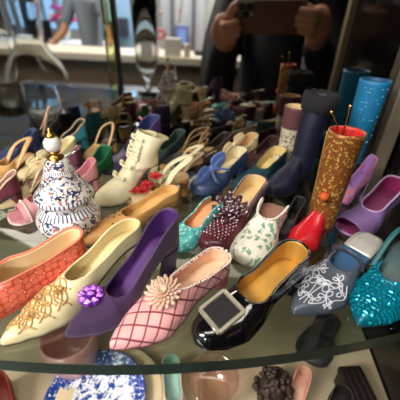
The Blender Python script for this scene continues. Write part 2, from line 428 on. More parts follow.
    def make_insole(s, m):
        vs = []; fs = []; ts = s.ts(.01, min(.97, max(s.so + .22, s.s0 + .3) if s.upper_m is not None and s.s1 >= 1 else .985), 26)
        for t in ts:
            w_ = s.wd(t) * .93
            for k in range(5):
                y = w_ * (k / 2 - 1); vs.append((t * s.L, y, s.zs(t) + .0010 + .0006 * abs(k / 2 - 1) ** 2))
        for i in range(len(ts) - 1):
            for k in range(4): fs.append((i*5+k, (i+1)*5+k, (i+1)*5+k+1, i*5+k+1))
        o = mesh('insole', vs, fs, m, s.root); solid(o, .0006, 0)
    def make_sole(s, m):
        ts = s.ts(0, 1, 30); vs = []; fs = []
        for t in ts:
            w_ = max(s.wd(t) * 1.03, .0003)
            for y, z in ((-w_, -.0001), (w_, -.0001), (w_ * .95, -s.sole_th + .0001), (-w_ * .95, -s.sole_th + .0001)): vs.append((t * s.L, y, s.zs(t) + z + .0004))
        for i in range(len(ts) - 1):
            for k in range(4): fs.append((i*4+k, i*4+(k+1) % 4, (i+1)*4+(k+1) % 4, (i+1)*4+k))
        fs += [(0, 1, 2, 3), tuple(len(vs) - 4 + k for k in (3, 2, 1, 0))]
        mesh('sole', vs, fs, m, s.root)
    def make_heel(s, m, kind):
        if s.hh < .004: kind = 'flat'
        hw = s.wd(.14); P = {'block': (1, .86, .84, .24), 'flat': (1, .97, .95, .26), 'louis': (1, .55, .72, .24), 'stiletto': (.95, .34, .26, .22), 'cone': (1, .6, .42, .23)}[kind]
        L = s.L * P[3]; vs = []; fs = []; n = 20; K = 8
        for k in range(K + 1):
            q = k / K
            f = P[0] * (1 - q) ** 2 + P[1] * 2 * q * (1 - q) + P[2] * q * q
            if kind in ('louis', 'stiletto'): f = P[0] + (P[1] - P[0]) * min(1, q / .6) if q < .6 else P[1] + (P[2] - P[1]) * (q - .6) / .4
            cx = .5 * L * f + (0.0 if kind in ('block', 'flat') else (1 - f) * L * .22)
            for j in range(n):
                th = 2 * PI * j / n; x = cx + .5 * L * f * math.cos(th); y = hw * f * math.sin(th) * 1.0
                if math.cos(th) > .3 : x = cx + .5 * L * f * min(math.cos(th), .62)
                top = s.zs(max(0, x / s.L)) - s.sole_th + .0002
                vs.append((x, y, top * (1 - q)))
        for k in range(K):
            for j in range(n): fs.append((k*n+j, k*n+(j+1) % n, (k+1)*n+(j+1) % n, (k+1)*n+j))
        fs += [tuple(range(n)), tuple(range(K*n, K*n+n))[::-1]]
        o = mesh('heel', vs, fs, m, s.root)
    def topline(s, off=.0002):
        ts = s.ts(max(s.s0, .0), s.so, 30); L_ = [s.P(t, s.A(t), 1, off) for t in ts]; R_ = [s.P(t, s.A(t), -1, off) for t in ts]
        return L_ + R_[::-1][1:]
    def make_trim(s, m, r=.0007):
        MB().tube(s.topline(), r, 6, closed=s.s0 <= 0).build('trim', m, s.root)
    def stones(s, name, m, pts, r, n=6):
        mb = MB()
        for p in pts: mb.ball(p, r if not callable(r) else r(), 0, n, (1, 1, .8))
        return mb.build(name, m, s.root)
    def lines(s, name, m, paths, r, n=5):
        mb = MB()
        for p in paths: mb.tube(cr([s.S(*q) for q in p], 6), r, n)
        return mb.build(name, m, s.root)
    def band(s, name, m, pts, wd_, th=.0008, upv=None):
        return MB().tube(cr(pts, 8), wd_, 10, flat=th / wd_ if not isinstance(wd_, list) else .2, upv=upv).build(name, m, s.root)
def flower(name, m, parent, c, r, petals=7, layers=3, nrm=(0, 0, 1), h=.3):
    mb = MB(); q = Vector(nrm).normalized().to_track_quat('Z', 'Y')
    for l in range(layers):
        R = r * (1 - l / (layers + .6)); z = r * h * l
        for k in range(petals):
            a = 2 * PI * (k + l * .5) / petals; vs = []; 
            for i in range(4):
                for j in range(5):
                    rr = R * i / 3; wj = (j / 2 - 1) * PI / petals * 1.15 * math.sin(PI * (.15 + .75 * i / 3))
                    vs.append(Vector(c) + q @ Vector((rr * math.cos(a + wj), rr * math.sin(a + wj), z + r * .28 * (i / 3) ** 2 - abs(j / 2 - 1) * r * .1)))
            fs = [(i*5+j, (i+1)*5+j, (i+1)*5+j+1, i*5+j+1) for i in range(3) for j in range(4)]; mb.add(vs, fs)
    o = mb.build(name, m, parent, merge=0); solid(o, r * .06, 0); return o
def bow(name, m, parent, c, r, nrm=(0, 0, 1), rot=0, tails=True):
    mb = MB(); q = Vector(nrm).normalized().to_track_quat('Z', 'Y') @ Matrix.Rotation(rot, 3, 'Z').to_quaternion()
    T = lambda p: Vector(c) + q @ Vector(p)
    for sg in (1, -1):
        pts = [T(p) for p in cr([(0, 0, r*.1), (sg*r*.5, r*.12, r*.42), (sg*r, r*.05, r*.35), (sg*r*1.02, -r*.02, r*.1), (sg*r*.5, -r*.05, r*.04), (0, 0, r*.06)], 5)]
        mb.tube(pts, [r * .36 if i > 3 and i < len(pts) - 4 else r * .22 for i in range(len(pts))], 8, flat=.22, upv=q @ Vector((0, 1, 0.01)))
        if tails: mb.tube([T(p) for p in cr([(0, 0, r*.1), (sg*r*.35, -r*.5, r*.12), (sg*r*.6, -r*1.0, r*.02)], 4)], r * .2, 8, flat=.2)
    mb.ball(T((0, 0, r * .18)), r * .24, 0, 10)
    return mb.build(name, m, parent, merge=0)

CREAM = mat((228, 210, 162), .55, 0, .08, .1, 60); TAN = mat((205, 160, 108), .55, 0, .1, .1, 60); IVORY = mat((226, 216, 176), .45, 0, .06, .12, 160)
BLK = mat((20, 18, 20), .6, 0, .2, .1, 200); BROWN = mat((84, 56, 38), .5, 0, .2, .1, 120)

def s_w(S, t): return (S.wd(t) + S.hd(max(t, S.so)) * .55) * 2.2 / .0030
# 1 coral woven loafer
S = Shoe('loafer', 'coral flat shoe covered in woven studs with cream lining at the left edge', (-66, 327), (82, 229), .034, W=.0150, hh=.005, so=.66, tl=(.026, .020), vamp=.020, toeh=.010, shape='almond',
    upper=studs_mat((236, 118, 92), (196, 72, 54), (252, 214, 190), 2.3), lining=mat((232, 200, 150), .55, 0, .08, .05, 60), heel='flat', heelm=mat((214, 96, 70), .5), sole=mat((200, 84, 62), .5), trim=mat((232, 130, 100), .5))
# 2 cream satin mule with gold embroidery
satin = mat((232, 216, 166), .32, 0, .07, .05, 60, coat=.15)
S = Shoe('mule', 'long cream satin pointed mule with gold floral embroidery on its toe', (1, 345), (138, 214), .040, W=.0142, hh=.022, so=.58, s0=.0, tl=(.012, .010), vamp=.019, toeh=.005, upper=satin, lining=mat((224, 204, 150), .45, 0, .1, .08, 60), heel='louis')
EMB = mat((206, 162, 98), .45, .2, .2, .3, 400)
paths = []
for k in range(9):
    t0 = .62 + .035 * k; v0 = .35 * math.sin(k * 2.1)
    paths.append([(t0 + .035 * math.cos(a), v0 * .8 + .22 * math.sin(a)) for a in [j * PI / 3 for j in range(7)]])
    paths.append([(t0 - .04, v0 - .3), (t0, v0), (t0 + .05, v0 + .2)]); paths.append([(t0 - .03, v0 + .35), (t0 + .01, v0), (t0 + .04, v0 - .3)])
S.lines('embroidery', EMB, paths, .0005)
for t0, v0, r in ((.64, .1, .0038), (.74, -.15, .0033), (.82, .1, .0026)): flower('embroidered_flower', EMB, S.root, S.S(t0, v0, .0002), r, 7, 2)
# 3 purple suede pump
pur = mat((54, 22, 66), .8, 0, .25, .2, 90, sheen=.25)
S = Shoe('pump', 'deep purple suede high-heeled pump with a violet jewel on its toe', (66, 336), (176, 209), .054, W=.0146, hh=.030, so=.66, tl=(.022, .011), vamp=.015, toeh=.005, upper=pur, lining=mat((80, 42, 104), .5, 0, .15, .1, 60), heel='louis', sole=mat((60, 30, 70), .6), rr=.34)
PJ = solid_glass('violet_gem', (.45, .12, .75), 1.6, .03)
jm = MB(); c = S.S(.745, -.22, .002); rnd = random.Random(3)
for k in range(9): a = 2 * PI * k / 8; R = 0 if k == 8 else .0052; jm.ball(c + Vector((R*math.cos(a), R*math.sin(a), .0016 - (0 if k == 8 else .0010))), .0030, 0, 6)
jo = jm.build('jewel', mat((150, 70, 200), .12, .4, .5, .3, 500, coat=1), S.root, smooth=False, merge=0)
# 4 pink lattice mule
S = Shoe('mule', 'pink satin pointed slipper with a crimson lattice and a large cream rosette', (110, 348), (227, 247), .026, W=.0158, hh=.009, so=.52, tl=(.012, .011), vamp=.018, toeh=.005,
    upper=lattice_mat((250, 178, 174), (128, 40, 60), 1.35, .06), lining=mat((238, 198, 166), .5, 0, .08, .05, 60), heel='block', heelm=mat((214, 120, 130), .5), sole=mat((110, 40, 50), .5), cat='shoe')
RO = mat((228, 192, 168), .7, 0, .12, .5, 500)
flower('rosette', RO, S.root, S.S(.585, 0, .0010), .0112, 16, 5, (.32, 0, 1), .07)
S.stones('pearl_edging', mat((246, 226, 210), .3), [p for p in S.topline(.0004)[::1]], .0009)
# 5 black patent buckle shoe
pat = mat((12, 12, 14), .08, 0, .2, .0, 40, coat=1); GLN = mat((206, 156, 72), .38, .25, .18, .06, 50)
S = Shoe('pump', 'black patent block-heeled pump with a gold lining and big square silver buckle', (194, 342), (305, 240), .038, W=.0165, hh=.015, so=.60, tl=(.018, .013), vamp=.016, toeh=.008, shape='almond', upper=pat, lining=GLN, heel='block', heelm=pat, sole=pat, trim=pat, rr=.2)
c = S.S(.775, 0, .0020); fr = MB(); q = Vector((.30, 0, 1)).normalized().to_track_quat('Z', 'Y')
def bq(x, y, z): return c + q @ Vector((x, y, z))
a = .0082
for (x0, y0), (x1, y1) in (((-a, -a), (a, -a)), ((a, -a), (a, a)), ((a, a), (-a, a)), ((-a, a), (-a, -a))): fr.tube([bq(x0*1.1, y0*1.1, 0), bq(x1*1.1, y1*1.1, 0)], .0014, 4)
b = fr.build('buckle', mat((232, 224, 200), .25, .6, .1, .05), S.root, smooth=False, merge=0); b['label'] = 'square silver-gold buckle'
tg = MB().box((-.0075, -.0075, -.0012), (.0075, .0075, .0002)); tg.v = [c + q @ p for p in tg.v]; bevel(tg.build('buckle_tab', mat((30, 26, 28), .5), b, smooth=False), .0004)
# 6 grey embroidered mary jane mule
gr = mat((88, 96, 108), .35, .25, .15, .1, 120); SIL = mat((208, 204, 196), .4, .4, .1, .1, 150)
S = Shoe('mule', 'slate blue pointed mule with white swirling embroidery and an instep strap', (293, 313), (379, 226), .028, W=.0172, hh=.016, so=.56, s0=.40, tl=(.010, .008), vamp=.014, toeh=.005, shape='point', upper=gr, lining=mat((44, 78, 116), .5), insole=mat((46, 88, 128), .45), heel='cone', heelm=gr, sole=mat((60, 66, 80), .4))
hp = MB(); ts_ = [i / 12 * .26 + .012 for i in range(13)]; vs = []
for t in ts_:
    for k in range(5): vs.append((t * S.L, S.wd(t) * .95 * (k / 2 - 1), S.zs(t) + .0021))
hp.add(vs, [(i*5+k, (i+1)*5+k, (i+1)*5+k+1, i*5+k+1) for i in range(12) for k in range(4)])
solid(hp.build('heel_pad', SIL, [c for c in S.root.children if c.name.startswith('insole')][0]), .0005, 0)['label'] = 'silver heel pad'
WT = mat((222, 224, 232), .35, .2, .1, .1, 400)
pp = []
for sg in (1, -1):
    for (t0, v0, sz, a0) in ((.70, .10, .07, .3), (.78, .34, .06, 1.2), (.67, .48, .05, 2.0), (.86, .18, .05, .4), (.62, .24, .045, 1.0), (.80, .62, .04, 1.6)):
        for k in range(3):
            a_ = a0 + k * 2.1; pp.append([(t0, sg * v0), (t0 + sz * .6 * math.cos(a_ - .4), sg * (v0 + sz * 3.0 * math.sin(a_ - .4))), (t0 + sz * math.cos(a_), sg * (v0 + sz * 3.6 * math.sin(a_))), (t0 + sz * .6 * math.cos(a_ + .4), sg * (v0 + sz * 3.0 * math.sin(a_ + .4))), (t0, sg * v0)])
    pp += [[(.59, .1*sg), (.66, .3*sg), (.74, .22*sg), (.82, .42*sg), (.90, .3*sg)], [(.60, .5*sg), (.68, .66*sg), (.76, .56*sg), (.84, .7*sg)], [(.74, .05*sg), (.84, .02*sg), (.93, .12*sg)]]
pp = [[(min(max(t_, .575), .97), max(-.95, min(.95, v_))) for t_, v_ in p_] for p_ in pp]
S.lines('embroidery', WT, pp, .00042)
fl_ = flower('embroidered_flower', WT, S.root, S.S(.72, 0, 0), .0034, 6, 1)
S.band('strap', mat((74, 78, 90), .3, .3), [(S.L*.40, S.wd(.40)*1.02, S.zs(.4)+.004), (S.L*.42, S.wd(.4)*.8, S.zs(.4)+.0125), (S.L*.44, 0, S.zs(.4)+.0155), (S.L*.42, -S.wd(.4)*.8, S.zs(.4)+.0125), (S.L*.40, -S.wd(.40)*1.02, S.zs(.4)+.004)], .0019, .0008, (1, 0, 0))
# 7 teal sequinned slingback
TS = mat((2, 108, 130), .35, .2, .2, .1, 80)
TQS = mat((8, 148, 172), .12, .5, .35, .0, 260)
S = Shoe('slingback', 'bright teal slingback covered in square sequins at the right edge', (358, 325), (424, 223), .040, W=.0160, hh=.018, so=.58, s0=.44, tl=(.012, .012), vamp=.015, toeh=.005, shape='point', upper=TS, lining=mat((24, 60, 66), .5), insole=mat((60, 84, 84), .5), heel='cone', heelm=TS, sole=mat((30, 60, 66), .4))
mb = MB(); rn = random.Random(12)
for i in range(15):
    t0 = .475 + i * .034; nn = max(3, int(s_w(S, t0)))
    for j in range(nn):
        v0 = -.93 + 1.86 * (j + .5) / nn; A0 = S.A(t0)
        if PI / 2 * (1 - abs(v0)) > A0: continue
        p0 = S.S(t0, v0, .0002); px_ = (S.S(t0 + .02, v0, .0002) - p0).normalized(); py_ = (S.S(t0, v0 + .04, .0002) - p0).normalized()
        if v0 > 0: py_ = (p0 - S.S(t0, v0 - .04, .0002)).normalized()
        nz_ = px_.cross(py_).normalized(); tl_ = Vector([rn.uniform(-.3, .3) for _ in range(3)]); nz_ = (nz_ + tl_).normalized(); px_ = py_.cross(nz_).normalized(); py_ = nz_.cross(px_); h_ = .00122
        c4 = [p0 + px_ * h_ * a1 + py_ * h_ * b1 + nz_ * .0003 for a1, b1 in ((-1, -1), (1, -1), (1, 1), (-1, 1))]; top_ = p0 + nz_ * .0011
        k0 = [c + (top_ - c) * .5 + nz_ * .0002 for c in c4]
        mb.add(c4 + k0, [(0, 1, 5, 4), (1, 2, 6, 5), (2, 3, 7, 6), (3, 0, 4, 7), (4, 5, 6, 7)])
mb.build('sequins', TQS, S.root, smooth=False, merge=0)
S.band('heel_strap', mat((34, 92, 98), .4), [(S.L*.48, S.wd(.48), S.zs(.48)+.009), (S.L*.22, S.wd(.22)*1.12, S.zs(.2)+.014), (-S.L*.005, S.wd(.1)*.5, S.zs(0)+.017), (-S.L*.005, -S.wd(.1)*.5, S.zs(0)+.017), (S.L*.22, -S.wd(.22)*1.12, S.zs(.2)+.014), (S.L*.48, -S.wd(.48), S.zs(.48)+.009)], .0018, .0007, (0, 0, 1))
# 8 ochre jewelled pump
S = Shoe('pump', 'ochre pointed pump trimmed with tiny beads, behind the cream satin mule', (80, 243), (178, 181), .030, W=.0155, hh=.014, so=.60, tl=(.009, .007), vamp=.014, toeh=.006, upper=mat((200, 148, 84), .5, 0, .12, .15, 120), lining=mat((222, 176, 108), .5), heel='louis', sole=mat((150, 100, 52), .5))
S.stones('beading', mat((70, 60, 56), .2, .5), [S.S(.62 + .05 * math.cos(k * 2.4) * (k % 3), .25 * math.sin(k * 2.4) * (k % 3)) for k in range(14)], .0008)
# 9 turquoise beaded mule
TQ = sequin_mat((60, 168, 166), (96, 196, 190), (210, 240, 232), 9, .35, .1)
S = Shoe('mule', 'turquoise beaded pointed mule with a tan footbed', (164, 252), (221, 186), .036, W=.0135, hh=.016, so=.62, s0=.06, tl=(.007, .008), vamp=.013, toeh=.005, upper=TQ, lining=mat((222, 160, 112), .5), heel='louis', sole=mat((60, 130, 130), .5))
# 10 maroon rhinestone bow pump
MAR = mat((92, 30, 44), .35, 0, .15, .08, 100, coat=.2); STN = mat((232, 222, 226), .1, .7, .1, 0)
S = Shoe('pump', 'maroon pump with a rhinestone-dotted bow and cream lining', (205, 250), (262, 165), .040, W=.0165, hh=.014, so=.60, tl=(.014, .012), vamp=.016, toeh=.008, shape='round', upper=MAR, lining=mat((226, 196, 140), .5, 0, .1, .05, 60), heel='block', sole=mat((60, 20, 30), .5))
S.stones('rhinestones', STN, [S.S(.66 + .03 * i + .0 * j, -.30 + .13 * j + .06 * (i % 2)) for i in range(9) for j in range(6)], .0008)
S.stones('edge_rhinestones', STN, [S.P(t, S.A(t) * q, sd, .0004) for t in [.02 + .026 * k for k in range(20)] for q in (.95, .6) for sd in (1, -1)], .0007)
bw = flower('bow', mat((66, 24, 38), .5), S.root, S.S(.60, 0, .0022), .0150, 9, 2, (.45, 0, 1), .10)
rn = random.Random(5); n0 = S.S(.585, 0, 0)
bv = [v.co.copy() + Vector((.0002, 0, .0005)) for v in bw.data.vertices]; rn.shuffle(bv)
mb = MB()
for p in bv[:130]: mb.ball(p, .0008, 0, 5)
mb.build('bow_rhinestones', STN, bw, merge=0)
# 11 white leaf print mule
S = Shoe('mule', 'white shoe with green leaf embroidery and a dusty brown footbed', (243, 264), (281, 190), .032, W=.0170, hh=.014, so=.50, s0=.16, tl=(.008, .012), vamp=.018, toeh=.010, shape='round', upper=leaves_mat((236, 230, 214), (120, 160, 130), 1.5, .40), lining=mat((158, 116, 96), .5), heel='block', heelm=mat((226, 218, 200), .5), sole=mat((200, 190, 170), .5))
S.stones('scalloped_edging', mat((240, 232, 216), .5), [p for p in S.topline(.0006)], .0011)
# 12 black suede pump behind it
S = Shoe('slipper', 'small black suede slipper between the leaf print shoe and the gold boot', (278, 238), (303, 196), .030, W=.0085, hh=.010, so=.55, tl=(.018, .014), vamp=.012, toeh=.006, shape='almond', upper=BLK, lining=BLK, heel='block', sole=BLK)
# 13 lavender open pump
LAV = mat((124, 94, 146), .45, 0, .12, .1, 80)
S = Shoe('pump', 'lavender open-toed pump with a plum lining beside the corner post', (342, 232), (404, 172), .042, W=.0155, hh=.018, so=.60, s1=.90, tl=(.016, .011), vamp=.014, toeh=.009, shape='round', upper=LAV, lining=mat((150, 40, 96), .5), insole=mat((116, 44, 84), .5), heel='stiletto', sole=LAV, trim=mat((196, 170, 204), .4))
# 14 blue bow pump
BLU = mat((88, 116, 180), .45, 0, .12, .12, 70, sheen=.3)
S = Shoe('pump', 'cornflower blue satin pump with a folded ribbon bow and cream lining', (194, 192), (245, 143), .036, W=.0155, hh=.014, so=.62, tl=(.016, .012), vamp=.014, toeh=.008, shape='round', upper=mat((50, 66, 98), .4, 0, .15, .1, 70), lining=mat((224, 208, 166), .5), heel='block', sole=mat((40, 60, 110), .5))
bow('bow', BLU, S.root, S.S(.66, 0, .003), .0165, (.5, 0, 1), PI / 2, True)
# 15 dark teal pump
S = Shoe('pump', 'dark teal suede pump with a pale lining behind the maroon shoe', (236, 192), (284, 142), .036, W=.0160, hh=.014, so=.56, tl=(.015, .012), vamp=.016, toeh=.009, shape='round', upper=mat((16, 58, 66), .6, 0, .2, .15, 80), lining=mat((220, 196, 130), .5), heel='block', sole=BLK)
# 16 cream sandals with red blossoms
S = Shoe('sandal', 'cream heeled sandal with red blossoms along the strap', (126, 202), (189, 161), .036, W=.0135, hh=.018, so=.62, s0=.46, s1=.93, tl=(.008, .008), vamp=.010, toeh=.006, shape='almond', upper=mat((226, 198, 146), .45), lining=mat((214, 176, 122), .5), heel='louis', heelm=mat((168, 118, 66), .4), sole=mat((178, 132, 80), .5))
RED = mat((206, 44, 44), .5, 0, .15, .3, 200)
for t0, z0 in ((.66, .014), (.52, .019), (.84, .010), (.75, .012)): flower('red_blossom', RED, S.root, (S.L * t0, -.002 if t0 != .75 else .004, S.zs(t0) + z0), .0068, 6, 2)
S.band('strap', IVORY, [(S.L*.44, S.wd(.44), S.zs(.44)+.004), (S.L*.3, S.wd(.3)*.95, S.zs(.3)+.014), (S.L*.04, S.wd(.1)*.5, S.zs(0)+.020), (S.L*.03, -S.wd(.1)*.5, S.zs(0)+.020), (S.L*.3, -S.wd(.3)*.95, S.zs(.3)+.014), (S.L*.44, -S.wd(.44), S.zs(.44)+.004)], .0042, .0008, (0, 0, 1))
S = Shoe('sandal', 'tan and cream sandal with crossed straps beside the blue bow pump', (150, 180), (203, 148), .032, W=.0120, hh=.016, so=.62, s0=.52, s1=.92, tl=(.008, .008), vamp=.009, toeh=.006, shape='almond', upper=IVORY, lining=TAN, heel='cone', heelm=BROWN, sole=TAN, insole=mat((176, 128, 84), .5))
for z in (.007, .015): S.band('strap', mat((226, 206, 166), .4), [(S.L*.40, S.wd(.44), S.zs(.44)+.003), (S.L*.26, S.wd(.3)*.98, S.zs(.3)+z), (S.L*.02, 0, S.zs(0)+z+.002), (S.L*.26, -S.wd(.3)*.98, S.zs(.3)+z), (S.L*.40, -S.wd(.44), S.zs(.44)+.003)], .0028, .0008, (0, 0, 1))

# ---- boots
def boot(name, label, toe, back, Hs, rt, rb=None, W=.014, hh=.010, foot=None, shaft=None, lining=None, heelm=None, heel='block', shape='almond', vamp=.026, lean=0., group=None, L=None, scal=0, ankle=None, tl0=.3, split=0):
    S = Shoe(name, label, toe, back, 0.0, W=W, hh=hh, so=.30, rr=.10, tl=(.03, .03), vamp=vamp, toeh=.009, shape=shape, upper=foot, lining=lining, heel=heel, heelm=heelm or foot, cat='boot', group=group, L=L, cw=.95)
    rb = rb or .62 * W; ra = ankle or rb * 1.02; n = 32; vs = []; fs = []; uv = []; K = 26; L_ = S.L
    prof = [(0.0, .20, .27, rb), (.10, .20, .24, rb), (.28, .21, .215, ra), (1.0, .22 + lean, None, rt)]
    for k in range(K + 1):
        q = k / K
        z = S.sole_th + hh + .0005 + q * (Hs - hh - S.sole_th)
        f = min(1, q / .3); f = f * f * (3 - 2 * f)
        rx = (.24 * L_) * (1 - f) + ra * f; ry = rb * (1 - f) + ra * f
        g = max(0, (q - .25) / .75); g = g * g * (3 - 2 * g) * .5 + g * .5; rx = rx * (1 - g) + rt * g; ry = ry * (1 - g) + rt * g
        cx = .235 * L_ * (1 - f) + (.23 * L_) * f + lean * q * q
        for j in range(n):
            th = 2 * PI * j / n; zz = z
            if scal and q > .8: zz += scal * (q - .8) / .2 * math.cos(th)
            vs.append((cx + rx * math.cos(th), ry * math.sin(th), zz)); uv.append((z * 100, th * rt * 100 if j <= n / 2 else (2 * PI - th) * rt * 100))
    for k in range(K):
        for j in range(n): fs.append((k*n+j, k*n+(j+1) % n, (k+1)*n+(j+1) % n, (k+1)*n+j))
    o = mesh('shaft', vs, fs, [shaft or foot, lining, foot, lining], S.root, uvs=uv, midx=[2 if i // n < split * K else 0 for i in range(len(fs))]); solid(o, .0014, -1, 1)
    S.top = Vector((.23 * L_ + lean, 0, Hs)); S.rt = rt; S.shaft_pt = lambda q, th: Vector(vs[int(q * K) * n + int(th / (2 * PI) * n) % n])
    return S
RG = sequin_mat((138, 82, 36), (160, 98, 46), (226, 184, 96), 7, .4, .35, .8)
S = boot('boot', 'tall bronze sequinned boot with a red foot and red lining', (290, 253), (325, 226), .090, .0128, .0108, W=.0130, shape='point', hh=.008, foot=mat((196, 26, 36), .3, 0, .12, .2, 200, coat=.3), shaft=RG, lining=mat((216, 52, 48), .4), vamp=.026)
MB().tube([S.shaft_pt(.999 if k == 0 else 1 - k * .12, PI * 1.62) + Vector((0, 0, 0)) for k in range(8)], .0011, 6).build('seam_piping', mat((206, 150, 80), .3, .5), S.root)
wire = MB()
for dx, dy, dz in ((.012, -.012, .012), (.006, -.003, .017)):
    e = S.top + Vector((dx - .006, dy, dz)); b0 = S.top + Vector((0, -.004, -.014)); wire.tube(cr([b0, (b0 + e) / 2 + Vector((0, .001, .004)), e], 5), .0006, 6); wire.ball(e, .0014, 0, 8)
wire.build('lace_ends', GOLD, S.root, merge=0)
bow('lace_bow', mat((170, 26, 34), .4), S.root, S.top + Vector((0, -.004, -.006)), .006)
MB().tube(cr([S.shaft_pt(.42, PI * .1), S.shaft_pt(.42, PI * .1) + Vector((.005, .001, .002)), S.shaft_pt(.42, PI * .1) + Vector((.009, .002, .005))], 4), [.0032] * 9, 8).build('pull_tab', mat((220, 96, 40), .5), [c for c in S.root.children if c.name.startswith('shaft')][0])
# ivory lace-up boot
S = boot('boot', 'ivory leather lace-up ankle boot with scalloped front and curved heel', (93, 205), (158, 186), .057, .0148, .0122, W=.0150, hh=.028, foot=IVORY, lining=mat((200, 186, 140), .6), heel='louis', vamp=.034, scal=.006, L=.068, lean=-.013)
sc_m = mat((232, 224, 188), .4, 0, .05, .1, 200)
for k in range(7):
    q = .12 + k * .13; p = S.shaft_pt(min(q, .99), 0) if k > 1 else S.S(.50 - .0 * k + (.12 * (1 - k)), 0, .001)
    mb = MB(); mb.tube(cr([p + Vector((-.002, -.009, 0)), p + Vector((.0025, -.003, .001)), p + Vector((.0025, .003, .001)), p + Vector((-.002, .009, 0))], 4), .0022, 8, flat=.5)
    mb.build('lace', sc_m, S.root)
    for sg in (1, -1): MB().ball(p + Vector((-.0005, sg * .0085, .0005)), .0022, 0, 8).build('scallop', sc_m, S.root)
# burgundy ankle boot with animal print
S = boot('boot', 'short burgundy boot with a cream lining and black-and-cream animal print foot', (252, 180), (290, 158), .071, .0135, .0120, W=.0135, hh=.012, foot=leopard_mat((206, 190, 160), (26, 20, 20), 2.0), shaft=mat((96, 54, 58), .6, 0, .2, .3, 120), lining=mat((216, 184, 130), .5), vamp=.028, L=.062, split=.55)
# navy quilted boot with fur cuff
S = boot('boot', 'tall navy quilted boot with a charcoal fur cuff', (262, 196), (306, 177), .093, .0128, .0122, W=.0150, hh=.008, foot=mat((19, 21, 46), .5, 0, .25, .35, 60), lining=BLK, vamp=.032, L=.070, lean=-.008)
fur = mat((26, 24, 27), .95, 0, .35, 1.0, 700)
cf = MB().lathe([(.76*r_, .85*z_ + .003) for r_, z_ in [(.0175, -.001), (.0215, .002), (.0232, .008), (.0235, .014), (.0222, .020), (.0185, .022), (.0155, .018), (.0150, .004)]], 40, S.top + Vector((0, 0, -.019)))
rn = random.Random(2); cf.v = [p + Vector((rn.uniform(-.001, .001), rn.uniform(-.001, .001), rn.uniform(-.001, .001))) for p in cf.v]; cf.build('fur_cuff', fur, [c for c in S.root.children if c.name.startswith('shaft')][0])
# turquoise tall boot
S = boot('boot', 'tall turquoise boot dotted with tiny beads near the cabinet corner', (320, 186), (352, 167), .104, .0155, .0125, W=.0150, hh=.010, foot=mat((18, 112, 156), .5, 0, .15, .15, 80), lining=mat((16, 70, 110), .5), vamp=.028, L=.060)
rn = random.Random(9)
S.stones('beading', mat((120, 186, 210), .2, .3), [S.shaft_pt(rn.uniform(.3, .98), rn.uniform(-.3, 2.9) * rn.choice([1, 1.3])) for k in range(50)], .0010)
# ---- shoes further back and to the left
def simple(name, label, toe, back, zb, col, lining=CREAM, **k):
    kw = dict(W=.014, hh=.012, so=.58, shape='almond', heel='block', sole=BLK); kw.update(k)
    return Shoe(name, label, toe, back, zb, upper=mat(col, kw.pop('rough', .5), 0, .15, .12, 90), lining=lining, **kw)
S = simple('mule', 'dusty pink backless slipper with a pearl strap, left of the porcelain pot', (8, 221), (62, 184), .020, (214, 150, 150), mat((212, 140, 146), .5), hh=.006, s0=.5, so=.62, s1=.80, shape='round', sole=mat((226, 190, 186), .5))
S.stones('pearls', mat((240, 224, 214), .25), [S.S(.70, v, .0006) for v in [-.95 + .1 * k for k in range(20)]], .0011)
S = simple('sandal', 'pale gold strappy sandal behind the pink slipper', (-12, 208), (52, 160), .030, (196, 172, 124), mat((150, 100, 96), .5), s0=.45, s1=.94, tl=(.008, .008))
for z in (.008, .016): S.band('strap', mat((206, 184, 136), .35, .3), [(S.L*.46, S.wd(.44), S.zs(.44)+.003), (S.L*.26, S.wd(.3)*.98, S.zs(.3)+z), (0, 0, S.zs(0)+z+.002), (S.L*.26, -S.wd(.3)*.98, S.zs(.3)+z), (S.L*.46, -S.wd(.44), S.zs(.44)+.003)], .0016, .0008, (0, 0, 1))
S = simple('pump', 'dark wine pump with a cream edge at the left edge', (-40, 212), (16, 172), .032, (96, 34, 44), mat((176, 120, 116), .5), trim=CREAM)
S = simple('sandal', 'tan leather sandal with a broad twisted strap at the left edge', (-24, 188), (30, 141), .030, (208, 156, 96), TAN, s0=.40, s1=.92, tl=(.01, .01))
S.band('strap', mat((214, 166, 104), .45), [(S.L*.42, S.wd(.4), S.zs(.4)+.003), (S.L*.2, S.wd(.2), S.zs(.2)+.014), (0, 0, S.zs(0)+.020), (S.L*.2, -S.wd(.2), S.zs(.2)+.014), (S.L*.42, -S.wd(.4), S.zs(.4)+.003)], .0030, .001, (0, 0, 1))
bow('bow', mat((222, 204, 164), .5), S.root, S.S(.70, -.3, .002), .008, (.3, 0, 1), 0, True)
S = simple('pump', 'navy blue shoe peeking over the tan sandal', (-10, 164), (36, 128), .032, (36, 44, 84), mat((50, 56, 90), .5))
S = simple('pump', 'cream pleated satin pump with a bow behind the pot finial', (18, 178), (74, 136), .032, (206, 186, 138), CREAM, s0=0)
bow('bow', CREAM, S.root, S.S(.64, 0, .002), .009, (.4, 0, 1), PI / 2, True)
S = simple('mule', 'rose pink pump with a smooth rounded back behind the pot', (52, 196), (96, 162), .028, (206, 140, 140), mat((196, 120, 128), .5), shape='round')
S = simple('pump', 'plum patterned pump with a silver edge behind the pot', (40, 174), (80, 147), .032, (96, 40, 62), mat((120, 60, 80), .5), trim=SILVER)
S = simple('pump', 'emerald green ribbed slipper between the pot and the ivory boot', (68, 190), (108, 143), .034, (18, 104, 58), mat((20, 84, 50), .5), shape='round', rough=.35)
S = simple('pump', 'teal suede pump with a black lining and tan edge behind the green slipper', (46, 152), (85, 117), .038, (36, 122, 132), BLK, hh=.012, W=.0155, tl=(.022, .012), trim=TAN, rough=.7)
S = simple('sandal', 'black pump with crossed pale pink ribbons at the back left', (22, 142), (66, 112), .034, (20, 20, 24), BLK)
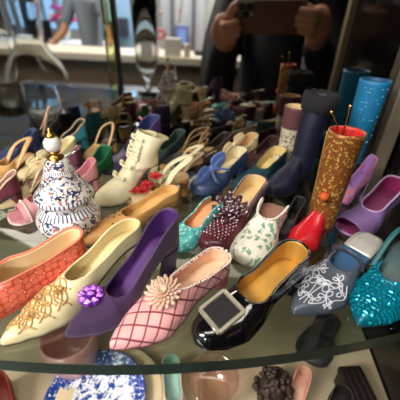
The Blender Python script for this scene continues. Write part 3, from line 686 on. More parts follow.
for a, b in (((S.L*.3, .010, S.zs(.3)+.006), (S.L*.05, -.002, S.zs(0)+.036)), ((S.L*.3, -.010, S.zs(.3)+.006), (S.L*.05, .002, S.zs(0)+.036))): S.band('ribbon', mat((224, 178, 150), .5), [a, b], .0024, .0008)
S = simple('pump', 'tan slingback with pointed strap between the teal sandal and the ivory boot', (86, 160), (112, 124), .034, (190, 150, 90), mat((60, 40, 30), .5), s0=.5, tl=(.01, .01))
S.band('heel_strap', TAN, [(S.L*.5, S.wd(.5), S.zs(.5)+.004), (S.L*.2, S.wd(.2)*1.1, S.zs(.2)+.016), (0, 0, S.zs(0)+.022), (S.L*.2, -S.wd(.2)*1.1, S.zs(.2)+.016), (S.L*.5, -S.wd(.5), S.zs(.5)+.004)], .0014, .0007, (0, 0, 1))
S = simple('pump', 'purple and navy high-backed pump with a pink ribbon bow behind the ivory boot', (112, 160), (164, 105), .052, (70, 50, 92), mat((42, 48, 92), .5), hh=.026, W=.018, tl=(.022, .014))
bow('bow', mat((220, 140, 150), .5), S.root, Vector((S.L * .10, -.015, S.zs(0) + .012)), .0075, (0, -1, .5), .6, True)
S = simple('sandal', 'black and gold strappy sandal at the back beside the ribbon pump', (170, 152), (212, 117), .034, (40, 34, 30), mat((190, 150, 96), .5), s0=.5, s1=.9, trim=GOLD, sole=mat((170, 128, 74), .4, .3))
for z in (.006, .014, .021): S.band('strap', mat((130, 100, 58), .4, .3), [(S.L*.48, S.wd(.44), S.zs(.44)+.002), (S.L*.26, S.wd(.3), S.zs(.3)+z), (0, 0, S.zs(0)+z+.002), (S.L*.26, -S.wd(.3), S.zs(.3)+z), (S.L*.48, -S.wd(.44), S.zs(.44)+.002)], .0013, .0007, (0, 0, 1))
S = simple('mule', 'brown leather mule with a beige footbed behind the sandals', (176, 168), (216, 140), .026, (120, 84, 54), mat((196, 160, 118), .5), s0=.42)
S = simple('pump', 'dark green suede pump tucked behind the pink ribbon bow', (142, 164), (184, 128), .032, (26, 48, 44), mat((40, 60, 54), .5))
lp = leopard_mat((212, 188, 140), (34, 24, 20), 2.4)
S = Shoe('pump', 'leopard print pump with a large folded bow behind the blue bow pump', (214, 158), (256, 124), .036, W=.014, hh=.014, so=.56, shape='almond', upper=lp, lining=TAN, heel='block', sole=BLK)
bow('bow', lp, S.root, S.S(.5, 0, .004), .0125, (.6, 0, 1), PI / 2, False)
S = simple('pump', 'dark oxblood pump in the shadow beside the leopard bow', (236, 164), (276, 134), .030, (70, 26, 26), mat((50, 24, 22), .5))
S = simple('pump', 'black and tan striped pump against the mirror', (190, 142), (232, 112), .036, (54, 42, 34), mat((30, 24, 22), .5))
# fan-like lilac printed shoe behind the bronze boot
S = Shoe('pump', 'lilac and coral flower-printed pump half hidden behind the bronze boot', (334, 196), (376, 158), .046, W=.0145, hh=.022, so=.60, tl=(.024, .012), shape='almond', upper=leaves_mat((150, 120, 170), (214, 90, 96), 2.4, .46), lining=mat((150, 110, 170), .5), heel='louis', sole=LAV)

# ------------------------------------------------------------------ painted porcelain pot
pc = G(73, 231); pot = empty('lidded_pot', (pc.x, pc.y, SZ), .3, 'white porcelain lidded pot painted with blue and red flowers and a gold-collared finial', 'pot'); pot.scale = (.92, .92, .98)
POR = porcelain_mat()
MB().lathe([(.0005, .001), (.0170, .0), (.0185, .002), (.0240, .007), (.0270, .013), (.0266, .018), (.0240, .024), (.0195, .0290), (.0175, .031), (.0165, .033), (.0155, .033), (.0155, .010), (.0005, .006)], 48).build('body', POR, pot)
MB().lathe([(.0180, .0335), (.0228, .0345), (.0238, .0365), (.0232, .0395), (.0200, .0425), (.0166, .047), (.0136, .053), (.0108, .060), (.0092, .0655), (.0060, .0675), (.0005, .0680)], 48).build('lid', POR, pot)
fin_ = MB().lathe([(.0062, .0630), (.0064, .0648), (.0040, .0660), (.0036, .0680), (.0048, .0690), (.0005, .0695)], 24, (0, 0, .004)).build('collar', GOLD, pot)
MB().lathe([(.0005, .0685), (.0050, .0700), (.0066, .0735), (.0062, .0770), (.0040, .0795), (.0005, .0800)], 24, (0, 0, .004)).build('finial', mat((240, 234, 224), .15, 0, .03, 0, coat=.6), pot)
MB().lathe([(.0030, .0790), (.0038, .0805), (.0030, .0820), (.0014, .0835), (.0018, .0850), (.0005, .0862)], 16, (0, 0, .004)).build('finial_tip', GOLD, pot)

# ------------------------------------------------------------------ lower shelf
def LG(px, py, z=LZ): return G(px, py, z)
p = LG(95, 396, LZ + .02)
pl = empty('china_dish', (p.x, p.y, SZ + LZ), 0, 'round blue and white china dish with a landscape pattern under the glass shelf', 'dish')
MB().lathe([(.0005, .0025), (.030, .0025), (.036, .0065), (.050, .0135), (.0515, .0145), (.050, .0125), (.036, .004), (.026, .0), (.0005, .0)], 56).build('dish', plate_mat(), pl)
p2 = MB().lathe([(.0005, 0), (.034, .0), (.054, .010), (.0575, .0125), (.054, .0145), (.034, .004), (.0005, .004)], 56)
for v_ in p2.v: pass
pw = p2.build('plate', mat((214, 196, 160), .4, 0, .1, .05, 40)); pw.location = (p.x + .012, p.y + .006, SZ + LZ - .0002); pl.location.z += .0045
tag(pw, 'plain cream plate lying beneath the blue and white dish', 'plate')
def low_shoe(name, label, toe, back, zb, col, lining, **k):
    kw = dict(W=.014, hh=.012, so=.58, shape='almond', heel='block', sole=BLK, cat='shoe'); kw.update(k)
    S = Shoe(name, label, toe, back, zb, upper=col if not isinstance(col, tuple) else mat(col, .5, 0, .15, .1, 80), lining=lining, L=kw.pop('LL', .08), **kw)
    a = G(*toe, LZ + .002); b = G(*back, LZ + zb); d = a - b
    S.root.location = (b.x, b.y, SZ + LZ); S.root.rotation_euler = (0, 0, math.atan2(d.y, d.x)); return S
t = NT('plaid'); v = t.uv(2.2); s_ = t.n('ShaderNodeSeparateXYZ', {'Vector': v})
f1 = t.math('FRACT', s_.outputs[0]); f2 = t.math('FRACT', s_.outputs[1])
pk = t.mix(t.step(f1, .45, .5), (150, 190, 176), (206, 150, 160)); pk = t.mix(t.math('MULTIPLY', t.step(f2, .5, .55), .6), pk, (214, 176, 110)); plaid = t.fin(pk, .5)
low_shoe('slipper', 'green and pink plaid slipper below the shelf edge', (176, 425), (170, 352), .030, plaid, mat((150, 190, 180), .5), W=.017, hh=.008)
low_shoe('pump', 'black pump on the lower shelf near the bottom edge', (326, 436), (346, 386), .030, (18, 17, 18), BLK, W=.016)
S = low_shoe('slipper', 'charcoal slipper seen through the glass below the slate mule', (306, 366), (334, 308), .020, (50, 52, 58), mat((66, 66, 70), .6), W=.022, hh=.006, shape='round', LL=.085, s0=.5, so=.6)
S = low_shoe('pump', 'dusty rose heeled pump on the lower shelf', (292, 410), (306, 366), .040, (176, 124, 112), mat((196, 150, 130), .5), hh=.022, heel='louis', W=.014)
S = low_shoe('pump', 'brick red shoe at the bottom left corner', (10, 440), (-6, 378), .02, (140, 44, 34), mat((120, 40, 30), .5), W=.02)
p = LG(270, 398); cur = empty('curly_shoe_brush', (p.x, p.y, SZ + LZ), 0, 'dark brown curly pompom ornament on the lower shelf', 'ornament')
cur.name = 'pompom_ornament'; mb = MB(); rn = random.Random(4)
for k in range(90):
    th = rn.uniform(0, 2 * PI); ph = math.acos(rn.uniform(-.6, 1)); R = .019
    c0 = Vector((R * math.sin(ph) * math.cos(th), R * math.sin(ph) * math.sin(th), .022 + R * math.cos(ph)))
    mb.ball(c0, rn.uniform(.0022, .0040), 0, 6)
mb.build('curls', mat((66, 48, 42), .6, 0, .5, .6, 300), cur, merge=0)
MB().lathe([(.0005, 0), (.014, 0), (.015, .003), (.010, .006), (.016, .020), (.012, .034), (.0005, .038)], 24).build('core', mat((50, 36, 30), .6), cur)
p = LG(76, 340, LZ + .03); cup = empty('trinket_cup', (p.x, p.y - .01, SZ + LZ), 0, 'mauve pink glazed cup seen through the shelf behind the blue dish', 'cup')
MB().lathe([(.0005, 0), (.020, 0), (.026, .010), (.030, .035), (.029, .055), (.027, .055), (.027, .035), (.022, .008), (.0005, .006)], 40).build('bowl', mat((206, 150, 148), .25, 0, .1, .05, 40, coat=.5), cup)
p = LG(212, 386, LZ + .01); gd = empty('glass_slipper_dish', (p.x, p.y, SZ + LZ), 0, 'small pale pink glass bowl on the lower shelf', 'bowl'); gd.name = 'glass_bowl'
MB().lathe([(.0005, 0), (.016, 0), (.024, .012), (.028, .030), (.0265, .030), (.022, .013), (.014, .003), (.0005, .003)], 40).build('bowl', thin_glass('pink_glass', (247, 234, 230), .05, 1.5), gd)
a = LG(350, 366, LZ + .03); b = LG(378, 425, LZ + .03); d = b - a; bx = empty('narrow_box', (a.x, a.y, SZ + LZ), math.atan2(d.y, d.x), 'long black ridged box lying on the lower shelf by the right corner', 'box')
bevel(MB().box((0, -.012, 0), (.11, .012, .024)).build('body', mat((40, 32, 30), .4), bx, smooth=False), .002)
bevel(MB().box((-.001, -.013, .020), (.111, .013, .030)).build('lid', mat((30, 25, 25), .35), bx, smooth=False), .002)
for k in range(3): MB().tube([(.004, -.007 + k * .007, .0305), (.106, -.007 + k * .007, .0305)], .0012, 6).build('ridge', mat((52, 42, 38), .4), bx)

# ------------------------------------------------------------------ room behind the viewer, seen in the mirror
GLS = solid_glass('clear_glass', (.98, .99, .98), 1.45)
ty = -.62; tz = V(148, 101, ty).z
tb = empty('side_table', (-.62, -.62, 0), 0, 'dark wooden side table carrying the glass vases', 'table')
tw = MB().box((-.55, -.30, tz - .03), (.36, .20, tz)).build('table_top', mat((62, 50, 40), .35, 0, .25, .05, 20), tb, smooth=False); bevel(tw, .004)
for sx in (-.52, .33):
    for sy in (-.27, .17): MB().box((sx - .02, sy - .02, 0), (sx + .02, sy + .02, tz - .03)).build('leg', mat((36, 28, 24), .4), tb, smooth=False)
def glassware(name, label, px, py, prof, cat='vase', sc_=1.0, n=36):
    p = VT(px, py, tz); e = empty(name, p, 0, label, cat); MB().lathe([(r * sc_, z * sc_) for r, z in prof], n).build('bowl', GLS, e); return e
glassware('hurricane_vase', 'large round-bellied clear glass vase with a flared neck', 46, 112, [(.0005, .004), (.062, .004), (.066, .0), (.074, .010), (.096, .045), (.112, .090), (.108, .135), (.086, .185), (.060, .225), (.048, .250), (.052, .290), (.060, .360), (.070, .460), (.067, .460), (.057, .360), (.049, .290), (.045, .250), (.057, .222), (.083, .182), (.104, .134), (.108, .090), (.092, .048), (.070, .018), (.0005, .014)])
glassware('hurricane_vase', 'tall straight clear glass vase at the far left of the mirror', 12, 104, [(.0005, .002), (.048, .002), (.050, .008), (.014, .020), (.012, .050), (.030, .080), (.050, .120), (.054, .260), (.060, .440), (.057, .440), (.051, .260), (.047, .122), (.027, .084), (.0005, .072)])
glassware('footed_vase', 'slim footed glass vase with a deep cup in front of the counter', 149, 101, [(.0005, .001), (.040, .001), (.042, .008), (.016, .022), (.010, .045), (.020, .058), (.010, .070), (.013, .090), (.034, .115), (.046, .150), (.048, .220), (.054, .420), (.051, .420), (.045, .220), (.043, .152), (.031, .120), (.0005, .105)])
e = glassware('decanter', 'small bell-shaped glass decanter with a pointed stopper', 175, 101, [(.0005, .001), (.040, .001), (.042, .008), (.040, .020), (.026, .050), (.014, .075), (.010, .095), (.009, .100), (.0005, .100)], 'decanter')
MB().lathe([(.0005, .098), (.009, .102), (.011, .110), (.006, .120), (.004, .135), (.007, .142), (.0005, .150)], 20).build('stopper', GLS, e)

# counter between the display and the bright room
cy = -1.55; a = V(-260, 64, cy); b = V(246, 61, cy); ztop = b.z; cyb = VT(150, 49, ztop).y
ctr = empty('counter', (-.9, (cy + cyb) / 2, 0), 0, 'long taupe counter with a pale stone top below the window', 'counter')
cx0, cx1 = -3.2 + .9, b.x + .9; hy = (cy - cyb) / 2
bevel(MB().box((cx0, -hy, ztop - .05), (cx1, hy, ztop)).build('worktop', mat((232, 222, 204), .4, 0, .05, .03, 20), ctr, smooth=False), .006)
MB().box((cx0 + .02, -hy + .03, 0), (cx1 - .02, hy - .03, ztop - .05)).build('front_panel', mat((140, 122, 102), .6, 0, .1, .05, 15), ctr, smooth=False)
def on_counter(px, py): return VT(px, py, ztop)
p = on_counter(173, 56); o = bevel(MB().box((-.055, -.04, 0), (.055, .04, .115)).build('tissue_box', mat((226, 220, 208), .6), None, smooth=False), .004); o.location = p; tag(o, 'square cream box standing on the counter', 'box')
p = on_counter(187, 57); o = MB().lathe([(.0005, 0), (.022, 0), (.024, .08), (.02, .085), (.0005, .085)], 20).build('candle', mat((238, 226, 196), .5)); o.location = p; tag(o, 'short cream candle beside the square box', 'candle')
p = on_counter(148, 55); o = bevel(MB().box((-.07, -.06, 0), (.07, .06, .10)).build('storage_box', mat((232, 222, 228), .5), None, smooth=False), .006); o.location = p; tag(o, 'pale lilac box on the counter behind the footed vase', 'box')
p = on_counter(198, 55); o = MB().lathe([(.0005, 0), (.03, 0), (.035, .02), (.02, .035), (.0005, .04)], 20).build('small_dish', mat((60, 54, 50), .4)); o.location = p; tag(o, 'tiny dark dish on the counter', 'dish')
for (px, col, hgt, l) in ((222, (222, 180, 130), .05, 'small amber figurine on the counter next to the photographer'), (214, (232, 224, 210), .16, 'tall cream cone on the counter next to the photographer'), (236, (190, 120, 80), .04, 'little copper pot on the counter next to the photographer')):
    p = on_counter(px, 57); o = MB().lathe([(.0005, 0), (hgt * .3 + .01, 0), (hgt * .32 + .01, hgt * .2), (hgt * .15, hgt * .7), (hgt * .1, hgt), (.0005, hgt)], 20).build('figurine', mat(col, .5)); o.location = p; tag(o, l, 'figurine')
# low case before the counter; reflected light is painted as its pale blue top
q0 = V(74, 96, -1.15); q1 = V(116, 97, -1.15)
lc = empty('low_case', ((q0.x + q1.x) / 2, -1.30, 0), 0, 'low display case before the counter, a reflection painted as its pale blue top', 'case')
W_ = (q1.x - q0.x) / 2 + .25; zc = q0.z
MB().box((-W_, -.10, zc - .02), (W_, .15, zc)).build('case_top', mat((170, 198, 226), .25, 0, .05, .02, 10), lc, smooth=False)
MB().box((-W_ + .02, -.08, 0), (W_ - .02, .13, zc - .02)).build('case_body', mat((50, 44, 40), .5), lc, smooth=False)
# grey column and fixtures behind
def vbox(name, px0, px1, py0, py1, y, dep, m, parent=None, zlo=None, zhi=None):
    a = V(px0, (py0 + py1) / 2, y); b = V(px1, (py0 + py1) / 2, y); zt = V((px0 + px1) / 2, py0, y).z if zhi is None else zhi; zb = V((px0 + px1) / 2, py1, y).z if zlo is None else zlo
    return MB().box((a.x, y - dep, zb), (b.x, y, zt)).build(name, m, parent, smooth=False)
o = vbox('partition', 152, 204, 0, 50, -4.6, .1, mat((150, 152, 158), .6, 0, .05, .02, 10), None, 0, 2.69); o.name = 'trim_1'; o['kind'] = 'structure'
for i, px in enumerate((155, 171, 192)):
    o = vbox('trim_%d' % (i + 2), px, px + 2.6, 0, 50, -4.55, .05, mat((96, 92, 92), .4, .4), None, 0, 2.68); o['kind'] = 'structure'
o = vbox('picture_frame', 175, 188, 26, 46, -4.5, .03, mat((70, 84, 140), .4)); tag(o, 'small blue framed picture hanging on the grey partition', 'picture')
a = V(175, 26, -4.49); b = V(188, 46, -4.49)
mo = MB().box((a.x + .03, -4.499, b.z + .03), (b.x - .03, -4.494, a.z - .03)).build('picture', mat((110, 130, 190), .5, 0, .3, 0, 9), o, smooth=False)
# blue cabinet block with dark screen in front of the window
for (x0, x1, y0, y1, col, l, nm) in ((118, 150, 0, 60, (150, 190, 226), 'pale blue tall cupboard beyond the counter', 'cupboard'), (118, 128, 18, 36, (60, 66, 84), 'small dark screen on the pale blue cupboard', 'monitor'), (137, 148, 26, 40, (70, 80, 104), 'second small dark screen beside the pale cupboard door', 'monitor')):
    o = vbox(nm, x0, x1, y0, y1, -4.3 if nm == 'cupboard' else -4.22, .1 if nm == 'cupboard' else .05, mat(col, .5), None, 0 if nm == 'cupboard' else None, 2.3 if nm == 'cupboard' else None); tag(o, l, nm)
# hanging bead strings
for (px, py0, py1, bend, l) in ((156, -30, 50, 5, 'curved string of cream beads hanging left of the blue picture'), (182, -30, 20, -3, 'short string of glass beads hanging above the blue picture')):
    y = -2.9; e = empty('bead_string', V(px, py0, y), 0, l, 'bead string', 'bead strings'); del e['group']
    a = V(px, py0, y); b = V(px + bend, py1, y); mb = MB(); mt = MB()
    pts = cr([Vector((0, 0, 0)), (b - a) * .5 + Vector((.02, 0, 0)), b - a], 12)
    mt.tube([Vector((0, 0, 2.69 - a.z))] + pts, .004, 6)
    for i, p in enumerate(pts): mb.ball(p, .022 if i % 6 == 0 else .013, 0, 8)
    mb.build('beads', mat((228, 214, 188), .3), e, merge=0); mt.build('cord', mat((120, 110, 100), .5), e)
p = V(160, 34, -2.6); o = MB().tube([p + Vector((.05 * math.cos(t), 0, .035 * math.sin(t))) for t in [k * PI / 8 for k in range(16)]], .016, 8, closed=True).build('flower_wreath', mat((216, 96, 130), .5)); tag(o, 'little pink ring wreath hanging before the grey partition', 'wreath')
MB().tube([p + Vector((0, 0, .035)), Vector((p.x, p.y, 2.69))], .003, 6).build('cord', mat((120, 110, 100), .5), o)
# curtains in the window
for i, (x0, x1, c_) in enumerate(((-30, -8, (120, 150, 205)), (2, 16, (196, 214, 238)), (22, 34, (92, 110, 160)), (56, 62, (196, 214, 236)), (98, 116, (150, 190, 232)))):
    y = -5.0; a = V(x0, 20, y); b = V(x1, 20, y); vs = []; n = 40
    for z in (.4, 2.55):
        for k in range(n + 1): vs.append((a.x + (b.x - a.x) * k / n, y + .03 * math.sin(k * 1.3), z))
    o = mesh('curtain', vs, [(k, k + 1, n + 2 + k, n + 1 + k) for k in range(n)], mat(c_, .8), None); solid(o, .004)
    tag(o, ['slate blue curtain at the far left of the window', 'white curtain left of the vases', 'dark blue curtain behind the round vase', 'narrow white curtain behind the flowers', 'light blue curtain beside the cupboard'][i], 'curtain')
# table with flowers and a dark monitor past the counter
q = V(56, 42, -3.2); o = empty('flower_stand', (q.x, -3.2, 0), 0, 'white worktable beyond the counter under the bouquet', 'table'); o.name = 'worktable'
MB().box((-.8, -.4, q.z - .04), (.55, .2, q.z)).build('table_top', mat((214, 220, 228), .5), o, smooth=False)
for sx in (-.75, .5): MB().box((sx - .03, -.3, 0), (sx + .03, .1, q.z - .04)).build('leg', mat((120, 120, 124), .5), o, smooth=False)
tzz = q.z
p = VT(66, 40, tzz); bq_ = empty('bouquet', p, 0, 'bouquet of magenta and white flowers in a small pot on the worktable', 'flowers')
MB().lathe([(.0005, 0), (.05, 0), (.07, .12), (.06, .12), (.0005, .02)], 20).build('flower_pot', mat((200, 206, 210), .5), bq_)
rn = random.Random(8); gm = MB()
for k in range(16):
    c0 = Vector((rn.uniform(-.15, .15), rn.uniform(-.08, .08), rn.uniform(.2, .36)))
    flower('blossom', mat([(214, 50, 140), (190, 60, 170), (236, 226, 232)][k % 3], .6), bq_, c0, .055, 6, 2, (c0.x * 3, .5, 1)); gm.tube([Vector((0, 0, .08)), c0], .005, 5)
gm.build('stems', mat((60, 110, 60), .6), bq_, merge=0)
p = VT(44, 43, tzz)
o = empty('monitor', p, 0, 'dark monitor on the worktable behind the round vase', 'monitor')
MB().box((-.12, -.02, .05), (.12, .02, .24)).build('screen', mat((26, 28, 36), .2), o, smooth=False); MB().box((-.05, -.05, 0), (.05, .05, .06)).build('foot', BLK, o, smooth=False)
# tall dark cupboard on the right, with a white card and a blue lit top shelf
a = V(318, 40, -1.25)
dk = empty('dark_wardrobe', (a.x + .7, -1.5, 0), 0, 'tall black wardrobe reflected on the right of the mirror', 'wardrobe')
MB().box((-.7, -.25, 0), (.8, .2, 2.4)).build('body', mat((26, 20, 18), .5), dk, smooth=False)
MB().box((-.69, .2, .05), (.04, .22, 2.38)).build('door', mat((30, 22, 20), .45), dk, smooth=False); MB().box((.06, .2, .05), (.79, .22, 2.38)).build('door', mat((30, 22, 20), .45), dk, smooth=False)

# ------------------------------------------------------------------ people
def remesh_mesh(name, mb, voxel, m, parent, smooth_it=6):
    o = mb.build('tmp', m, None, merge=0)
    r = o.modifiers.new('r', 'REMESH'); r.mode = 'VOXEL'; r.voxel_size = voxel; r.use_smooth_shade = True
    s_ = o.modifiers.new('s', 'SMOOTH'); s_.iterations = smooth_it; s_.factor = .5
    dg = bpy.context.evaluated_depsgraph_get(); me = bpy.data.meshes.new_from_object(o.evaluated_get(dg))
    bpy.data.objects.remove(o)
    me.materials.clear(); me.materials.append(m)
    for p in me.polygons: p.use_smooth = True; p.material_index = 0
    n = bpy.data.objects.new(name, me); C.objects.link(n)
    if parent: n.parent = parent
    return n
SKIN = mat((206, 150, 122), .5, 0, .08, .05, 60)
CAM = Vector((0, 0, SZ + H))
def CP(u, v_, f): return CAM + right * u + up * v_ + fwd * f          # u right, v up, f towards the shelf
# phone: the lens sits just behind the viewpoint
ph = empty('smartphone', CP(.06, -.022, -.012), 0, 'dark brown cased smartphone with a square three-lens camera held in both hands', 'smartphone')
ph.rotation_euler = Matrix((right, up, -fwd)).transposed().to_euler()
x0, x1, y0, y1 = -.075, .070, -.038, .038          # in the phone's own frame
case_ = b = MB().box((x0, y0, .0), (x1, y1, .008)).build('case', mat((104, 70, 54), .35, 0, .08, .03, 60), ph, smooth=False)
bevel(b, .0036, 4)
bevel(MB().box((x0 + .004, y0 + .004, .0078), (x1 - .004, y1 - .004, .0088)).build('screen', mat((14, 16, 22), .08), ph, smooth=False), .0004)
cpl = bevel(MB().box((-.072, .002, -.0018), (-.038, .035, .0006)).build('camera_plate', mat((88, 98, 96), .25, .3), ph, smooth=False), .0014, 3)
for cx_, cy_ in ((-.0635, .0265), (-.0470, .0265), (-.0560, .0105)):
    l_ = MB().lathe([(.0005, -.0032), (.0050, -.0032), (.0068, -.0042), (.0072, -.003), (.0072, 0), (.0005, 0)], 24, (cx_, cy_, 0)).build('lens', mat((16, 18, 22), .08, .2), cpl)
MB().ball((-.0425, .0100, -.002), .0024, 0, 10, (1, 1, .4)).build('flash', mat((236, 232, 214), .3), cpl)
# photographer
photog = empty('person', (.11, -.36, 0), 0, 'person in a dark padded jacket holding up the smartphone, reflected in the mirror', 'person')
po = Vector((.11, -.36, 0))
def W_(p): return Vector(p) - po
body = MB(); hand = MB()
def chain(mb, pts, rads, n=10): 
    P_ = cr([W_(p) for p in pts], 5); R_ = []
    for i in range(len(P_)):
        q = i / (len(P_) - 1) * (len(rads) - 1); k = min(int(q), len(rads) - 2); R_.append(rads[k] + (rads[k+1] - rads[k]) * (q - k))
    mb.tube(P_, R_, n); mb.ball(P_[0], R_[0], 0, n); mb.ball(P_[-1], R_[-1], 0, n)
# left of the picture: this hand wraps the phone's lens end
def phn(x, y, z): return CP(.06 + x, -.022 + y, -.012 - z)           # phone frame to world
for k in range(4):       # fingers lie over the back at the end of the phone
    yb = -.010 - .0145 * k; ln = [0, .004, .002, -.006][k]
    chain(hand, [phn(-.108, yb - .012, .012), phn(-.104, yb - .002, -.008), phn(-.092, yb + .003, -.013), phn(-.074 + ln, yb + .007, -.009)], [.0100, .0092, .0085, .0068])
chain(hand, [phn(-.106, -.050, .024), phn(-.096, -.012, .022), phn(-.086, .012, .018), phn(-.072, .026, .013)], [.014, .011, .0098, .0078])   # thumb, on the screen side
chain(hand, [phn(-.112, -.024, .018), phn(-.116, -.050, .022), phn(-.116, -.084, .034)], [.022, .028, .022], 14)
chain(hand, [phn(-.104, -.040, .010), phn(-.110, -.066, .016)], [.018, .022], 14)
wl_ = phn(-.112, -.100, .046)
for k in range(4):
    yb = .020 - .0150 * k; ln = [0, -.006, -.004, .004][k]
    chain(hand, [phn(0.094, yb - .014, .016), phn(0.092, yb - .003, -.006), phn(0.080, yb + .002, -.013), phn(0.060 + ln, yb + .004, -.010)], [.0102, .0094, .0086, .0070])
chain(hand, [phn(0.098, -.040, .026), phn(0.088, -.006, .024), phn(0.076, .010, .018), phn(0.062, .018, .014)], [.014, .011, .0098, .0078])
chain(hand, [phn(0.100, -.006, .018), phn(0.104, -.040, .024), phn(0.106, -.072, .036)], [.022, .028, .022], 14)
chain(hand, [phn(0.094, -.020, .010), phn(0.100, -.050, .016)], [.018, .022], 14)
wr_ = phn(0.110, -.090, .048)
chain(hand, [phn(-.114, -.075, .03), wl_, wl_ + Vector((-.01, -.04, -.03))], [.024, .023, .024], 14)
chain(hand, [phn(0.104, -.065, .03), wr_, wr_ + Vector((.01, -.04, -.03))], [.024, .023, .024], 14)
remesh_mesh('hands', hand, .0022, SKIN, photog, 3)
# head and neck (above the mirror's view), facing the shelf
hd_ = MB(); hc = Vector((.11, -.34, SZ + H + .24))
q = W_(hc); hd_.ball(q, .088, 0, 20, (.86, 1.0, 1.28)); hd_.ball(q + Vector((0, .055, -.07)), .040, 0, 14, (1, .8, .9)); hd_.ball(q + Vector((0, .092, -.01)), .014, 0, 10, (.8, 1, 1.6))
for sg in (1, -1): hd_.ball(q + Vector((sg * .078, 0, -.005)), .022, 0, 10, (.35, .8, 1.2))
hd_.tube([q + Vector((0, -.02, -.06)), q + Vector((0, -.05, -.20))], [.052, .060], 16)
remesh_mesh('head', hd_, .006, SKIN, photog, 4)
for sg in (1, -1):
    MB().ball(q + Vector((sg * .031, .076, .012)), .012, 0, 12).build('eye', mat((235, 232, 226), .2), photog)
    MB().ball(q + Vector((sg * .031, .085, .010)), .0055, 0, 10).build('iris', mat((60, 44, 34), .2), photog)
MB().tube([q + Vector((x, .088 - abs(x) * .5, -.052)) for x in (-.024, -.012, 0, .012, .024)], .0045, 8, flat=.6).build('mouth', mat((170, 90, 84), .4), photog)
ha = MB(); ha.ball(q + Vector((0, -.018, .022)), .098, 0, 20, (.92, 1, 1.16)); ha.ball(q + Vector((0, -.05, -.06)), .075, 0, 14, (1.05, .7, 1.4))
hr = remesh_mesh('hair', ha, .007, mat((40, 30, 26), .6, 0, .3, .3, 200), photog)
jk = mat((24, 26, 36), .65, 0, .25, .3, 26); slv = mat((34, 38, 54), .6, 0, .25, .3, 26)
b_ = MB(); sh = Vector((.11, -.42, SZ + H + .03))
T = lambda x, y, z: W_(Vector((x, y, z)))
b_.tube([T(.11, -.42, sh.z + .05), T(.11, -.43, sh.z - .02), T(.11, -.42, sh.z - .16), T(.11, -.41, sh.z - .34), T(.11, -.42, sh.z - .55)], [.08, .155, .17, .165, .18], 24, flat=.62, upv=(1, 0, 0))
for sg, wv in ((-1, wl_), (1, wr_)):
    s0_ = Vector((.11 + sg * .135, -.43, sh.z - .01)); el = Vector((.11 + sg * (.17 if sg < 0 else .20), -.24, sh.z - .27)); w2 = wv + Vector((sg * .006, -.012, -.012))
    chain(b_, [s0_, (s0_ + el) / 2 + Vector((sg * .02, -.01, 0)), el], [.072, .062, .052], 16); chain(b_, [el, (el + w2) / 2, w2], [.052, .046, .036], 16)
remesh_mesh('jacket', b_, .008, jk, photog, 5)
MB().tube([T(.11, -.42, sh.z + .06) + Vector((0.062 * math.cos(t), .06 * math.sin(t), .01 * math.sin(t))) for t in [k * PI / 10 for k in range(20)]], .018, 10, closed=True).build('collar', mat((18, 18, 24), .6), photog)
MB().tube([T(.11, -.306 + .0, sh.z + .02), T(.11, -.292, sh.z - .16), T(.11, -.300, sh.z - .34), T(.11, -.298, sh.z - .5)], .003, 6).build('zip', mat((110, 110, 114), .3, .8), photog)
tr = MB()
for sg in (-1, 1): chain(tr, [Vector((.11 + sg * .09, -.42, sh.z - .55)), Vector((.11 + sg * .10, -.40, .50)), Vector((.11 + sg * .10, -.42, .09))], [.105, .072, .055], 16)
tr.ball(T(.11, -.42, sh.z - .56), .17, 0, 16, (1, .66, .7)); remesh_mesh('trousers', tr, .012, mat((30, 32, 42), .7), photog)
for sg in (-1, 1): MB().ball(W_(Vector((.11 + sg * .10, -.38, .035))), .05, 0, 16, (.9, 2.4, .7)).build('shoe', BLK, photog)
# figure in a grey shirt beyond the counter
q = V(88, 20, -2.72); qx = q.x; f = empty('person', (qx, -2.72, 0), 0, 'person in a grey T-shirt beyond the counter reaching towards the flowers', 'person')
zc_ = V(88, 0, -2.72).z; dz = zc_ - 1.40; b_ = MB()
b_.tube([(0, 0, 1.46 + dz), (0, 0, 1.40 + dz), (.01, 0, 1.22 + dz), (.02, .01, 1.02 + dz), (.02, .01, .86 + dz)], [.07, .185, .17, .16, .175], 22, flat=.62, upv=(1, 0, 0))
def ch(mb, pts, rads, n=12):
    P_ = cr(pts, 5); R_ = []
    for i in range(len(P_)):
        u = i / (len(P_) - 1) * (len(rads) - 1); k = min(int(u), len(rads) - 2); R_.append(rads[k] + (rads[k+1] - rads[k]) * (u - k))
    mb.tube(P_, R_, n); mb.ball(P_[0], R_[0], 0, n); mb.ball(P_[-1], R_[-1], 0, n)
for sg in (-1, 1): ch(b_, [(sg * .17, 0, 1.38 + dz), (sg * .22, .03, 1.22 + dz)], [.07, .06])
remesh_mesh('t_shirt', b_, .012, mat((132, 144, 160), .8), f)
s2 = MB(); ch(s2, [(-.21, .02, 1.26 + dz), (-.25, .06, 1.13 + dz), (-.29, .14, 1.06 + dz), (-.32, .20, 1.02 + dz)], [.046, .042, .034, .028])
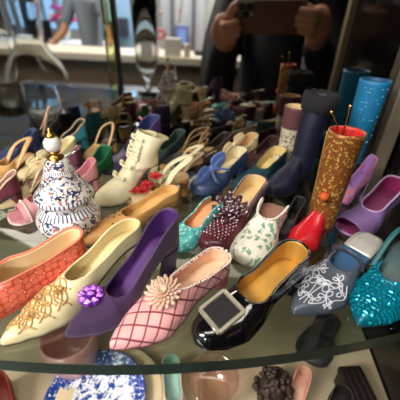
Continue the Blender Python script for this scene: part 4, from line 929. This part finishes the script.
ch(s2, [(.21, .02, 1.26 + dz), (.25, .06, 1.08 + dz), (.22, .18, .96 + dz)], [.046, .040, .028])
for base, d0 in (((-.32, .20, 1.02 + dz), Vector((-.5, .6, -.5))), ((.22, .18, .96 + dz), Vector((-.3, 1, -.4)))):
    bb = Vector(base); d0.normalize(); sd = d0.cross(Vector((0, 0, 1))).normalized(); ch(s2, [bb, bb + d0 * .06], [.028, .034])
    for k in range(4): ch(s2, [bb + d0 * .06 + sd * (k - 1.5) * .018, bb + d0 * .105 + sd * (k - 1.5) * .021 - Vector((0, 0, .006)), bb + d0 * (.14 - .008 * abs(k - 1.3)) + sd * (k - 1.5) * .021 - Vector((0, 0, .022))], [.011, .0095, .008], 8)
    ch(s2, [bb + d0 * .02 + sd * .028, bb + d0 * .06 + sd * .052 - Vector((0, 0, .01)), bb + d0 * .085 + sd * .050 - Vector((0, 0, .02))], [.013, .011, .009], 8)
s2.ball((0, .01, 1.66 + dz), .095, 0, 18, (.82, .98, 1.22)); s2.ball((0, .095, 1.64 + dz), .016, 0, 8); s2.tube([(0, 0, 1.58 + dz), (0, -.01, 1.42 + dz)], [.052, .058], 14)
for sg in (-1, 1): s2.ball((sg * .08, 0, 1.655 + dz), .024, 0, 8, (.35, .8, 1.2))
remesh_mesh('body', s2, .007, SKIN, f, 3)
h2 = MB(); h2.ball((0, -.018, 1.69 + dz), .102, 0, 16, (.9, 1, 1.15)); remesh_mesh('hair', h2, .01, mat((70, 52, 40), .7), f)
for sg in (-1, 1): MB().ball((sg * .03, .085, 1.67 + dz), .011, 0, 8).build('eye', mat((40, 32, 30), .3), f)
tr = MB()
for sg in (-1, 1): ch(tr, [(sg * .09 + .02, .01, .86 + dz), (sg * .10, .02, .48), (sg * .10, 0, .08)], [.10, .07, .055], 14)
remesh_mesh('trousers', tr, .014, mat((54, 62, 84), .8), f)
for sg in (-1, 1): MB().ball((sg * .10, .04, .035), .05, 0, 14, (.9, 2.3, .7)).build('shoe', BLK, f)
